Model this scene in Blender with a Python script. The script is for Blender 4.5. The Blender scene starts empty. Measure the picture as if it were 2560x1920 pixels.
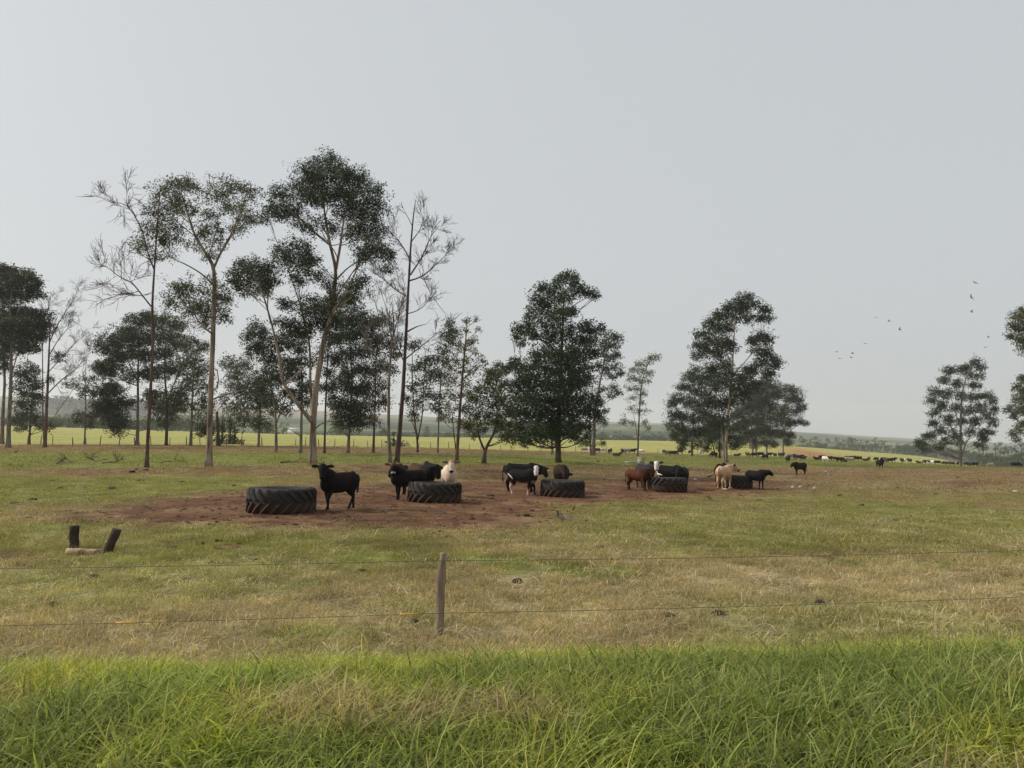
import bpy, bmesh, math, random
import numpy as np
from mathutils import Vector, Matrix

random.seed(7)
rng = np.random.default_rng(7)
scene = bpy.context.scene
col = scene.collection
R = math.radians

# ------------------------------------------------------------------ camera
F, CX, CY, HZ, CZ = 1923.0, 1280.0, 960.0, 1080.0, 2.0
PITCH = math.atan((HZ - CY) / F)
cam_data = bpy.data.cameras.new('camera')
cam_data.sensor_fit = 'HORIZONTAL'
cam_data.sensor_width = 36.0
cam_data.lens = 36.0 * F / 2560.0
cam_data.clip_start = 0.05
cam_data.clip_end = 30000
cam = bpy.data.objects.new('camera', cam_data)
col.objects.link(cam)
cam.location = (0, 0, CZ)
cam.rotation_euler = (math.pi / 2 + PITCH, 0, 0)
scene.camera = cam

# ------------------------------------------------------------------ sky, sun, exposure
SUN_DIR = Vector((-0.80, 0.12, 0.62)).normalized()          # towards the sun
sun_el = math.asin(SUN_DIR.z)
sun_az = math.atan2(SUN_DIR.x, SUN_DIR.y)                    # from +Y clockwise
world = bpy.data.worlds.new('World')
scene.world = world
world.use_nodes = True
wn = world.node_tree.nodes
wl = world.node_tree.links
wn.clear()
w_out = wn.new('ShaderNodeOutputWorld')
w_bg = wn.new('ShaderNodeBackground')
w_sky = wn.new('ShaderNodeTexSky')
w_sky.sky_type = 'NISHITA'
w_sky.sun_disc = False
w_sky.sun_elevation = sun_el
w_sky.sun_rotation = sun_az
w_sky.air_density = 1.0
w_sky.dust_density = 6.0
w_sky.ozone_density = 1.0
w_hsv = wn.new('ShaderNodeHueSaturation')
w_hsv.inputs['Saturation'].default_value = 0.45
w_mix = wn.new('ShaderNodeMix')
w_mix.data_type = 'RGBA'
w_mix.inputs['Factor'].default_value = 0.78
w_mix.inputs[7].default_value = (6.10, 6.45, 6.75, 1)      # even veil of thin high cloud
w_bg.inputs['Strength'].default_value = 0.10
wl.new(w_sky.outputs['Color'], w_hsv.inputs['Color'])
wl.new(w_hsv.outputs['Color'], w_mix.inputs[6])
wl.new(w_mix.outputs[2], w_bg.inputs['Color'])
wl.new(w_bg.outputs['Background'], w_out.inputs['Surface'])

sun_data = bpy.data.lights.new('sun', 'SUN')
sun_data.energy = 3.6
sun_data.angle = R(6.0)
sun_data.color = (1.0, 0.93, 0.82)
sun = bpy.data.objects.new('sun', sun_data)
col.objects.link(sun)
sun.rotation_euler = SUN_DIR.to_track_quat('Z', 'Y').to_euler()
sun.location = (-30, 10, 40)

scene.view_settings.view_transform = 'Standard'
scene.view_settings.look = 'None'
scene.view_settings.exposure = 0.08
scene.view_settings.gamma = 1.0
scene.cycles.max_bounces = 5
scene.cycles.transparent_max_bounces = 6
scene.cycles.volume_bounces = 1
scene.cycles.use_adaptive_sampling = True
scene.cycles.adaptive_threshold = 0.02
scene.cycles.use_denoising = True

# ------------------------------------------------------------------ helpers
def tag(o, label=None, cat=None, group=None, kind=None):
    if label: o['label'] = label
    if cat: o['category'] = cat
    if group: o['group'] = group
    if kind: o['kind'] = kind
    return o

def empty(name, loc=(0, 0, 0), rz=0.0):
    o = bpy.data.objects.new(name, None)
    o.empty_display_size = 0.1
    col.objects.link(o)
    o.location = loc
    o.rotation_euler = (0, 0, rz)
    return o

def mesh_np(name, V, Fc, smooth=False):
    """V (n,3), Fc (m,k) array of equal-size faces or list of such arrays"""
    V = np.asarray(V, dtype=np.float32)
    fl = Fc if isinstance(Fc, list) else [Fc]
    fl = [np.asarray(f, dtype=np.int32) for f in fl if len(f)]
    me = bpy.data.meshes.new(name)
    me.vertices.add(len(V))
    me.vertices.foreach_set('co', V.ravel())
    nl = sum(f.size for f in fl)
    nf = sum(len(f) for f in fl)
    me.loops.add(nl)
    me.loops.foreach_set('vertex_index', np.concatenate([f.ravel() for f in fl]))
    me.polygons.add(nf)
    sizes = np.concatenate([np.full(len(f), f.shape[1], np.int32) for f in fl])
    starts = np.concatenate([[0], np.cumsum(sizes)[:-1]]).astype(np.int32)
    me.polygons.foreach_set('loop_start', starts)
    me.update(calc_edges=True)
    if smooth:
        me.polygons.foreach_set('use_smooth', np.ones(nf, dtype=bool))
    return me

def vcol(me, name, C):
    a = me.attributes.new(name, 'FLOAT_COLOR', 'POINT')
    C = np.asarray(C, dtype=np.float32)
    if C.shape[1] == 3:
        C = np.concatenate([C, np.ones((len(C), 1), np.float32)], 1)
    a.data.foreach_set('color', C.ravel())

def obj(name, me, mat=None, parent=None, loc=None, rot=None):
    o = bpy.data.objects.new(name, me)
    col.objects.link(o)
    if mat is not None:
        if len(me.materials) == 0:
            me.materials.append(mat)
    if parent is not None: o.parent = parent
    if loc is not None: o.location = loc
    if rot is not None: o.rotation_euler = rot
    return o

def copy_tree(o, parent=None):
    c = o.copy()
    col.objects.link(c)
    c.parent = parent
    for ch in list(o.children):
        copy_tree(ch, c)
    return c

class MB:
    """collects tubes / boxes / lofts into one mesh"""
    def __init__(s):
        s.V = []; s.Q = []; s.T = []; s.n = 0
    def add(s, V, Q=None, T=None):
        V = np.asarray(V, float)
        s.V.append(V)
        if Q is not None and len(Q): s.Q.append(np.asarray(Q) + s.n)
        if T is not None and len(T): s.T.append(np.asarray(T) + s.n)
        s.n += len(V)
    def loft(s, P, A, B=None, k=10, side=None, cap=True):
        """rings along points P with radii A (sideways) and B (other axis)"""
        P = np.asarray(P, float); n = len(P)
        A = np.asarray(A, float); B = A if B is None else np.asarray(B, float)
        Tn = np.gradient(P, axis=0)
        Tn /= np.linalg.norm(Tn, axis=1, keepdims=True) + 1e-9
        if side is None:
            side = np.array([1.0, 0.13, 0.07]) if abs(Tn[0][0]) < 0.8 else np.array([0.1, 1.0, 0.05])
        side = np.asarray(side, float)
        ang = np.linspace(0, 2 * np.pi, k, endpoint=False)
        V = []
        for i in range(n):
            u = side - Tn[i] * np.dot(side, Tn[i])
            u /= np.linalg.norm(u) + 1e-9
            w = np.cross(Tn[i], u)
            V.append(P[i] + np.outer(np.cos(ang) * A[i], u) + np.outer(np.sin(ang) * B[i], w))
        V = np.concatenate(V)
        Q = []
        for i in range(n - 1):
            for j in range(k):
                j2 = (j + 1) % k
                Q.append((i * k + j, i * k + j2, (i + 1) * k + j2, (i + 1) * k + j))
        T = []
        if cap:
            a, b = len(V), len(V) + 1
            V = np.vstack([V, P[0], P[-1]])
            for j in range(k):
                j2 = (j + 1) % k
                T.append((j2, j, a))
                T.append(((n - 1) * k + j, (n - 1) * k + j2, b))
        s.add(V, Q, T)
    def box(s, c, d, rz=0.0, M=None):
        x, y, z = [v / 2 for v in d]
        V = np.array([(-x,-y,-z),(x,-y,-z),(x,y,-z),(-x,y,-z),(-x,-y,z),(x,-y,z),(x,y,z),(-x,y,z)])
        if rz:
            cs, sn = math.cos(rz), math.sin(rz)
            V = np.stack([V[:,0]*cs - V[:,1]*sn, V[:,0]*sn + V[:,1]*cs, V[:,2]], 1)
        if M is not None:
            V = V @ np.array(M.to_3x3()).T
        V = V + np.asarray(c, float)
        s.add(V, [(0,3,2,1),(4,5,6,7),(0,1,5,4),(1,2,6,5),(2,3,7,6),(3,0,4,7)])
    def mesh(s, name, smooth=True):
        fl = []
        if s.Q: fl.append(np.concatenate(s.Q))
        if s.T: fl.append(np.concatenate(s.T))
        return mesh_np(name, np.concatenate(s.V), fl, smooth)

# value noise in numpy
def _hash(ix, iy, seed):
    h = (ix.astype(np.int64) * 374761393 + iy.astype(np.int64) * 668265263 + seed * 1442695041) & 0xFFFFFFFF
    h = ((h ^ (h >> 13)) * 1274126177) & 0xFFFFFFFF
    h = h ^ (h >> 16)
    return (h & 0xFFFF) / 65535.0
def vnoise(x, y, seed=0):
    x0 = np.floor(x); y0 = np.floor(y)
    fx = x - x0; fy = y - y0
    fx = fx * fx * (3 - 2 * fx); fy = fy * fy * (3 - 2 * fy)
    ix = x0.astype(np.int64); iy = y0.astype(np.int64)
    a = _hash(ix, iy, seed); b = _hash(ix + 1, iy, seed)
    c = _hash(ix, iy + 1, seed); d = _hash(ix + 1, iy + 1, seed)
    return (a * (1 - fx) + b * fx) * (1 - fy) + (c * (1 - fx) + d * fx) * fy
def fbm(x, y, seed=0, octv=4):
    s = 0; a = 0.5; t = 0
    for o in range(octv):
        s = s + a * vnoise(x, y, seed + o * 17); t += a
        x = x * 2.03 + 11.3; y = y * 2.03 + 5.7; a *= 0.5
    return s / t
def sstep(a, b, x):
    t = np.clip((x - a) / (b - a), 0, 1)
    return t * t * (3 - 2 * t)

# ------------------------------------------------------------------ terrain
# heights come from where the ground meets tyres, animals, trunks and fences of known size
near_cols = np.array([-900, 0, 640, 1280, 1920, 2560, 3500.])
near_rows = [(0.5, [1.62]*7), (4.5, [1.66]*7), (7.0, [1.94, 1.94, 1.95, 1.96, 1.98, 1.98, 1.98]), (12, [2.0, 2.0, 2.0, 2.02, 2.08, 2.12, 2.14]),
             (19, [2.0, 2.0, 2.0, 2.1, 2.28, 2.4, 2.5]), (30, [2.0, 1.98, 2.05, 2.45, 2.62, 2.85, 3.0]),
             (45, [1.9, 1.95, 2.03, 2.5, 2.95, 3.3, 3.6]), (67, [1.8, 2.0, 2.05, 2.55, 3.6, 4.0, 4.6])]
far = {  # pixel column: (distance, row) knots of the land beyond
    0:    [(100,1119),(110,1113),(300,1063),(345,1066),(450,1085),(600,1062),(800,1049),(1000,1036),(1800,1015),(3000,990),(3600,996),(6500,1012)],
    640:  [(100,1118.5),(110,1114),(350,1083),(400,1086),(500,1102),(700,1078),(1000,1060),(2000,1040),(3000,1020),(3600,1026),(6500,1040)],
    1280: [(100,1132),(165,1126),(450,1093),(510,1097),(620,1108),(850,1088),(1200,1074),(2000,1062),(3000,1052),(3600,1056),(6500,1064)],
    1650: [(100,1150),(175,1134),(550,1100),(600,1102),(700,1110),(900,1092),(1300,1078),(2000,1068),(3000,1058),(3600,1062),(6500,1070)],
    1960: [(100,1162),(172,1143),(620,1112),(680,1115),(780,1124),(1000,1108),(1500,1094),(2200,1086),(3200,1078),(3800,1083),(6500,1088)],
    2300: [(100,1168.5),(140,1163),(180,1158),(690,1137.5),(760,1140),(850,1148),(1100,1134),(1500,1120),(2200,1108),(3300,1095),(3900,1100),(6500,1104)],
    2560: [(100,1172),(125,1170),(165,1174),(300,1186),(600,1178),(1000,1158),(1500,1142),(2200,1128),(3300,1112),(3900,1117),(6500,1121)],
}
LU = np.linspace(-900, 3500, 161)
LS = np.linspace(math.log(0.5), math.log(6600), 420)
def _build_lut():
    fc = np.array(sorted(far))
    cols = np.array([-900, 0, 640, 1280, 1650, 1960, 2300, 2560, 3500])
    prof = []
    for c in cols:
        ys = []; ds = []
        for (y, row) in near_rows:
            ys.append(y); ds.append(np.interp(c, near_cols, row))
        fkey = int(np.clip(c, 0, 2560))
        for (y, py) in far[fkey]:
            ys.append(y); ds.append((py - HZ) * y / F)
        prof.append(np.interp(LS, np.log(ys), ds))
    prof = np.array(prof)                       # cols x LS
    lut = np.array([np.interp(LU, cols, prof[:, j]) for j in range(len(LS))]).T
    k = np.array([1, 2, 3, 2, 1.]); k /= k.sum()
    for it in range(2):
        p = np.pad(lut, ((2, 2), (2, 2)), mode='edge')
        lut = sum(k[i] * p[i:i + lut.shape[0], 2:-2] for i in range(5))
        p = np.pad(lut, ((0, 0), (2, 2)), mode='edge')
        lut = sum(k[i] * p[:, i:i + lut.shape[1]] for i in range(5))
    k9 = np.ones(7) / 7
    p = np.pad(lut, ((3, 3), (0, 0)), mode='edge')
    lut = sum(k9[i] * p[i:i + lut.shape[0]] for i in range(7))
    return lut
LUT = _build_lut()
def gz(x, y, bumps=True):
    x = np.asarray(x, float); y = np.asarray(y, float)
    ye = np.maximum(y, 0.51)
    u = CX + F * x / np.maximum(ye, 9.0)
    fu = np.clip((u - LU[0]) / (LU[1] - LU[0]), 0, len(LU) - 1.001)
    fs = np.clip((np.log(ye) - LS[0]) / (LS[1] - LS[0]), 0, len(LS) - 1.001)
    iu = fu.astype(int); js = fs.astype(int); a = fu - iu; b = fs - js
    d = (LUT[iu, js] * (1 - a) + LUT[iu + 1, js] * a) * (1 - b) + (LUT[iu, js + 1] * (1 - a) + LUT[iu + 1, js + 1] * a) * b
    z = CZ - d
    if bumps:
        fade = np.clip(1.2 - y / 120.0, 0, 1)
        z = z + fade * (0.05 * (fbm(x * 0.35, y * 0.35, 3, 3) - 0.5) + 0.07 * (fbm(x * 0.09, y * 0.09, 8, 2) - 0.5))
        hz_ = np.clip((y - 700) / 1200, 0, 1)
        z = z + hz_ * 14 * (fbm(x / 420.0, y / 420.0, 21, 3) - 0.5)
    return z
def gz1(x, y): return float(gz(np.array([x]), np.array([y]))[0])

CP, SP = math.cos(PITCH), math.sin(PITCH)
def ray(px, py):
    a = (px - CX) / F; b = (CY - py) / F
    return np.array([a, CP - b * SP, SP + b * CP])
def P(px, py, Y):
    d = ray(px, py)
    k = Y / d[1]
    return np.array([d[0] * k, Y, CZ + d[2] * k])
_ys = np.exp(np.linspace(math.log(2.0), math.log(6000), 3000))
def hit(px, py):
    d = ray(px, py)
    k = _ys / d[1]
    zz = CZ + d[2] * k - gz(d[0] * k, _ys)
    i = np.argmax(zz < 0) if (zz < 0).any() else len(_ys) - 1
    if i > 0:
        f = zz[i - 1] / (zz[i - 1] - zz[i] + 1e-9)
        y = _ys[i - 1] + f * (_ys[i] - _ys[i - 1])
    else:
        y = _ys[0]
    x = d[0] / d[1] * y
    return np.array([x, y, gz1(x, y)])
def at(px, Y):
    x = (px - CX) / F * Y
    return np.array([x, Y, gz1(x, Y)])
def pix(x, y, z):
    """world -> pixel of the photograph (arrays)"""
    zz = z - CZ
    f = y * CP + zz * SP; up = zz * CP - y * SP
    f = np.maximum(f, 1e-3)
    return CX + F * x / f, CY - F * up / f

def poly_sd(u, v, poly):
    """signed distance to a polygon (negative inside)"""
    poly = np.asarray(poly, float); n = len(poly)
    d = np.full(u.shape, 1e9); inside = np.zeros(u.shape, bool)
    for i in range(n):
        ax, ay = poly[i]; bx, by = poly[(i + 1) % n]
        ex, ey = bx - ax, by - ay
        t = np.clip(((u - ax) * ex + (v - ay) * ey) / (ex * ex + ey * ey), 0, 1)
        d = np.minimum(d, np.hypot(u - ax - t * ex, v - ay - t * ey))
        c = ((ay > v) != (by > v)) & (u < (bx - ax) * (v - ay) / (by - ay + 1e-12) + ax)
        inside ^= c
    return np.where(inside, -d, d)
def wpoly(pts):
    """ground outline from photo points, in (x/y, log y) so that near and far count alike"""
    out = []
    for (px, py) in pts:
        h = hit(px, py)
        out.append((h[0] / h[1], math.log(h[1])))
    return out
DIRT = wpoly([(120,1300),(220,1278),(330,1258),(470,1236),(620,1222),(800,1212),(1000,1206),(1160,1202),(1300,1205),(1480,1196),(1600,1198),(1790,1190),
              (1900,1200),(2010,1208),(2050,1219),(1970,1230),(1840,1240),(1700,1252),(1560,1258),(1470,1268),(1420,1286),(1330,1312),(1190,1326),
              (950,1320),(760,1316),(560,1310),(400,1310),(230,1312)])
SPOTS = [wpoly(p) for p in (
    [(100,1176),(180,1170),(300,1174),(330,1180),(260,1191),(150,1188)],
    [(240,1172),(390,1170),(420,1178),(330,1186)],
    [(440,1168),(640,1166),(640,1180),(480,1184)],
    [(875,1160),(1000,1165),(960,1180),(880,1178)],
    [(1180,1160),(1260,1160),(1290,1200),(1180,1200)],
    [(2320,1206),(2480,1200),(2520,1212),(2400,1222)],
    [(1780,1154),(1870,1154),(1860,1163),(1790,1163)],
    [(2440,1425),(2540,1422),(2545,1440),(2450,1440)],
    [(0,1385),(60,1378),(120,1395),(60,1425),(0,1425)])]
TRACK = [(1950,1117),(1985,1118),(2060,1134),(2110,1146),(2060,1148),(2000,1136)]
TRACK = [tuple((lambda h: (h[0] / h[1], math.log(h[1])))(hit(*p))) for p in TRACK]
fence_u = np.array([-700, 0, 640, 900, 1280, 1650, 2000, 2330, 2480, 2560, 3300])
fence_v = np.array([1112, 1112.5, 1115, 1117, 1126, 1134, 1143.5, 1158, 1167.5, 1172, 1190])
_fy = np.array([hit(u, v)[1] for u, v in zip(fence_u[1:-1], fence_v[1:-1])])
_fy[6:] = (178, 150, 132)                      # the fence turns down the slope, out of sight of its far end
_fy = np.concatenate([[_fy[0] * 1.02], _fy, [_fy[-1] * 0.9]])
def fence_Y(u): return np.interp(u, fence_u, _fy)
def verge_Y(x): return 6.55 + 0.13 * x + 0.35 * (fbm(x * 0.9, x * 0 + 3.1, 5, 3) - 0.5)

def cover(x, y):
    """returns dirt, green, straw, brown weights and which zone (0 verge, 1 pasture, 2 field, 3 beyond)"""
    z = gz(x, y)
    u, v = pix(x, y, z)
    t = x / np.maximum(y, 0.5); ly = np.log(np.maximum(y, 0.5))
    n1 = fbm(x * 0.8, y * 0.8, 31, 4); n2 = fbm(x * 0.16, y * 0.16, 41, 4); n3 = fbm(x * 3.1, y * 3.1, 51, 3)
    wob = 0.06 * (n1 - 0.5) + 0.05 * (n3 - 0.5)
    sd = poly_sd(t * 0.8, ly, [(a * 0.8, b) for a, b in DIRT]) + wob
    dirt = 1 - sstep(-0.05, 0.06, sd)
    for sp in SPOTS:
        s2 = poly_sd(t * 0.8, ly, [(a * 0.8, b) for a, b in sp]) + wob * 0.8
        dirt = np.maximum(dirt, 0.85 * (1 - sstep(-0.03, 0.035, s2)))
    dirt = np.maximum(dirt, 0.7 * sstep(0.70, 0.80, n1) * sstep(0.45, 0.6, n2) * (v > 1170))
    track = 1 - sstep(-0.03, 0.03, poly_sd(t * 0.8, ly, [(a * 0.8, b) for a, b in TRACK]) + 0.05 * (fbm(x * .05, y * .05, 9, 3) - .5))
    # green swards
    g = np.zeros_like(x)
    vv = v + 14 * (n2 - 0.5) + 6 * (n1 - 0.5)
    upper = np.interp(u, [0, 900, 1700, 2100, 2450, 2600], [1130, 1133, 1139, 1146, 1163, 1170])
    lower = np.interp(u, [0, 300, 900, 1250, 1700, 2100, 2450, 2600], [1172, 1172, 1160, 1163, 1166, 1167, 1170, 1171])
    g = np.maximum(g, sstep(upper - 2, upper + 3, vv) * (1 - sstep(lower - 4, lower + 6, vv)))
    gl = sstep(1185, 1200, vv) * (1 - sstep(1240, 1275, vv)) * (1 - sstep(480, 760, u + 120 * (n2 - .5)))
    g = np.maximum(g, 0.85 * gl)
    gm = sstep(1255, 1290, vv) * (1 - sstep(1340, 1420, vv)) * sstep(1250, 1500, u)
    g = np.maximum(g, 0.55 * gm)
    gm2 = sstep(1315, 1340, vv) * (1 - sstep(1400, 1480, vv)) * (1 - sstep(900, 1300, u))
    g = np.maximum(g, 0.6 * gm2)
    g = np.maximum(g, 0.75 * sstep(0.56, 0.68, n2) * (v > 1240))
    g = np.maximum(g, 0.9 * sstep(0.60, 0.70, n1) * (v > 1240))
    # dry brown band behind the trees and on the right
    b = (1 - sstep(upper - 4, upper + 2, vv)) * (v < 1145)
    br = sstep(1166, 1172, vv) * (1 - sstep(1195, 1225, vv)) * sstep(1500, 2000, u)
    b = np.maximum(b, 0.9 * br)
    b = np.maximum(b, 0.55 * sstep(1163, 1172, vv) * (1 - sstep(1185, 1200, vv)) * sstep(300, 800, u) * (1 - sstep(1900, 2100, u)))
    # straw in the foreground
    s = sstep(1370, 1450, vv) * (0.5 + 1.5 * (n2 - 0.35))
    s = np.maximum(s, 0.5 * sstep(0.5, 0.62, fbm(x * .5, y * .5, 77, 3)) * (v > 1290))
    s = np.clip(s, 0, 1)
    Yf = fence_Y(np.clip(u, -700, 3300))
    zone = np.where(y < verge_Y(x), 0, np.where(y < Yf, 1, 2))
    return dict(u=u, v=v, dirt=dirt, green=g, brown=b, straw=s, zone=zone, track=track, n1=n1, n2=n2, n3=n3, Yf=Yf)

C_GREEN = np.array([0.155, 0.178, 0.042]); C_MID = np.array([0.205, 0.165, 0.076]); C_BROWN = np.array([0.205, 0.142, 0.078])
C_STRAW = np.array([0.360, 0.300, 0.168]); C_DIRT = np.array([0.128, 0.064, 0.034]); C_FIELD = np.array([0.33, 0.315, 0.095])
C_VERGE = np.array([0.09, 0.10, 0.025])
def lerp(a, b, f): return a + (b - a) * f[:, None]
def cover_color(x, y, with_dirt=True):
    c = cover(x, y)
    n = len(x)
    C = np.repeat(C_MID[None], n, 0)
    C = lerp(C, C_STRAW, c['straw'] * 0.65)
    C = lerp(C, C_BROWN, c['brown'])
    C = lerp(C, C_GREEN, c['green'] * (0.75 + 0.5 * (c['n1'] - 0.5)))
    C = C * (0.62 + 0.76 * c['n3'])[:, None] * (0.75 + 0.5 * fbm(x * 1.5 + 31, y * 1.5, 57, 3))[:, None]
    if with_dirt:
        dc = C_DIRT[None] * (0.4 + 1.2 * c['n3'])[:, None] * (0.6 + 0.8 * c['n2'])[:, None]
        dc = lerp(dc, np.array([0.25, 0.165, 0.09]), 0.5 * sstep(.52, .72, fbm(x * 1.2, y * 1.2, 13, 4)))
        C = C + (dc - C) * c['dirt'][:, None]
    # sown field behind the far fence
    Fd = C_FIELD[None] * (0.86 + 0.28 * fbm(x * 0.03, y * 0.012, 61, 4))[:, None]
    Fd = Fd * (0.9 + 0.2 * fbm(x * .25, y * .08, 62, 3))[:, None]
    edge = (1 - sstep(0, 14, y - c['Yf']))
    Fd = lerp(Fd, np.array([0.30, 0.25, 0.10]), 0.6 * edge * (c['u'] > 1300))
    Fd = lerp(Fd, np.array([0.33, 0.15, 0.075]), c['track'])
    C = np.where((c['zone'] == 2)[:, None], Fd, C)
    # distant farmland: woods, fields, ploughland
    far_w = sstep(360, 420, y - np.interp(c['u'], [0, 1280, 1960, 2300, 2560], [0, 150, 300, 340, -150]))
    p1 = fbm(x / 230.0, y / 300.0, 91, 3); p2 = fbm(x / 700.0 + 4, y / 420.0, 95, 3)
    Fr = np.where((p1 > 0.52)[:, None], np.array([0.10, 0.13, 0.05])[None], np.array([0.17, 0.18, 0.075])[None])
    Fr = np.where((p2 > 0.56)[:, None], np.array([0.035, 0.05, 0.028])[None], Fr)
    Fr = np.where((p2 < 0.36)[:, None], np.array([0.20, 0.145, 0.10])[None], Fr)
    C = lerp(C, Fr, far_w) if False else C + (Fr - C) * far_w[:, None]
    C = np.where((c['zone'] == 0)[:, None], C_VERGE[None] * (0.7 + 0.6 * c['n3'])[:, None], C)
    return C, c

# ------------------------------------------------------------------ materials
def new_mat(name):
    m = bpy.data.materials.new(name)
    m.use_nodes = True
    nt = m.node_tree
    b = nt.nodes['Principled BSDF']
    return m, nt, b
def N(nt, t, **kw):
    n = nt.nodes.new(t)
    for k, v in kw.items():
        setattr(n, k, v)
    return n
def plain(name, c, rough=0.8, var=0.25, scale=8.0, bump=0.0, spec=0.3, bscale=None):
    m, nt, b = new_mat(name)
    tc = N(nt, 'ShaderNodeTexCoord')
    no = N(nt, 'ShaderNodeTexNoise'); no.inputs['Scale'].default_value = scale; no.inputs['Detail'].default_value = 5
    nt.links.new(tc.outputs['Object'], no.inputs['Vector'])
    mr = N(nt, 'ShaderNodeMapRange'); mr.inputs['To Min'].default_value = 1 - var; mr.inputs['To Max'].default_value = 1 + var
    mr.inputs['From Min'].default_value = 0.3; mr.inputs['From Max'].default_value = 0.7
    nt.links.new(no.outputs['Fac'], mr.inputs['Value'])
    mx = N(nt, 'ShaderNodeMix', data_type='RGBA', blend_type='MULTIPLY'); mx.inputs['Factor'].default_value = 1
    mx.inputs[6].default_value = (*c, 1)
    nt.links.new(mr.outputs['Result'], mx.inputs[7])
    nt.links.new(mx.outputs[2], b.inputs['Base Color'])
    b.inputs['Roughness'].default_value = rough
    b.inputs['Specular IOR Level'].default_value = spec
    if bump:
        n2 = N(nt, 'ShaderNodeTexNoise'); n2.inputs['Scale'].default_value = bscale or scale * 3; n2.inputs['Detail'].default_value = 4
        nt.links.new(tc.outputs['Object'], n2.inputs['Vector'])
        bp = N(nt, 'ShaderNodeBump'); bp.inputs['Strength'].default_value = bump; bp.inputs['Distance'].default_value = 0.02
        nt.links.new(n2.outputs['Fac'], bp.inputs['Height'])
        nt.links.new(bp.outputs['Normal'], b.inputs['Normal'])
    return m
def attr_mat(name, attr='tone', rough=0.75, spec=0.25, inst=False, transl=0.0, var=0.12, scale=30.0, sheen=0.0, bump=0.0):
    m, nt, b = new_mat(name)
    a = N(nt, 'ShaderNodeAttribute', attribute_name=attr)
    src = a.outputs['Color']
    if inst:
        ai = N(nt, 'ShaderNodeAttribute', attribute_name='tint', attribute_type='INSTANCER')
        mi = N(nt, 'ShaderNodeMix', data_type='RGBA', blend_type='MULTIPLY'); mi.inputs['Factor'].default_value = 1
        nt.links.new(src, mi.inputs[6]); nt.links.new(ai.outputs['Color'], mi.inputs[7])
        src = mi.outputs[2]
    elif var:
        tc = N(nt, 'ShaderNodeTexCoord')
        no = N(nt, 'ShaderNodeTexNoise'); no.inputs['Scale'].default_value = scale; no.inputs['Detail'].default_value = 4
        nt.links.new(tc.outputs['Object'], no.inputs['Vector'])
        mr = N(nt, 'ShaderNodeMapRange'); mr.inputs['To Min'].default_value = 1 - var; mr.inputs['To Max'].default_value = 1 + var
        mr.inputs['From Min'].default_value = 0.3; mr.inputs['From Max'].default_value = 0.7
        nt.links.new(no.outputs['Fac'], mr.inputs['Value'])
        mi = N(nt, 'ShaderNodeMix', data_type='RGBA', blend_type='MULTIPLY'); mi.inputs['Factor'].default_value = 1
        nt.links.new(src, mi.inputs[6]); nt.links.new(mr.outputs['Result'], mi.inputs[7])
        src = mi.outputs[2]
        if bump:
            bp = N(nt, 'ShaderNodeBump'); bp.inputs['Strength'].default_value = bump; bp.inputs['Distance'].default_value = 0.02
            nt.links.new(no.outputs['Fac'], bp.inputs['Height']); nt.links.new(bp.outputs['Normal'], b.inputs['Normal'])
    nt.links.new(src, b.inputs['Base Color'])
    b.inputs['Roughness'].default_value = rough
    b.inputs['Specular IOR Level'].default_value = spec
    if transl:
        out = nt.nodes['Material Output']
        tr = N(nt, 'ShaderNodeBsdfTranslucent')
        mg = N(nt, 'ShaderNodeMix', data_type='RGBA', blend_type='MULTIPLY'); mg.inputs['Factor'].default_value = 1
        mg.inputs[7].default_value = (1.25, 1.3, 0.7, 1)
        nt.links.new(src, mg.inputs[6]); nt.links.new(mg.outputs[2], tr.inputs['Color'])
        ms = N(nt, 'ShaderNodeMixShader'); ms.inputs['Fac'].default_value = transl
        nt.links.new(b.outputs['BSDF'], ms.inputs[1]); nt.links.new(tr.outputs['BSDF'], ms.inputs[2])
        nt.links.new(ms.outputs['Shader'], out.inputs['Surface'])
    return m

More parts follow.
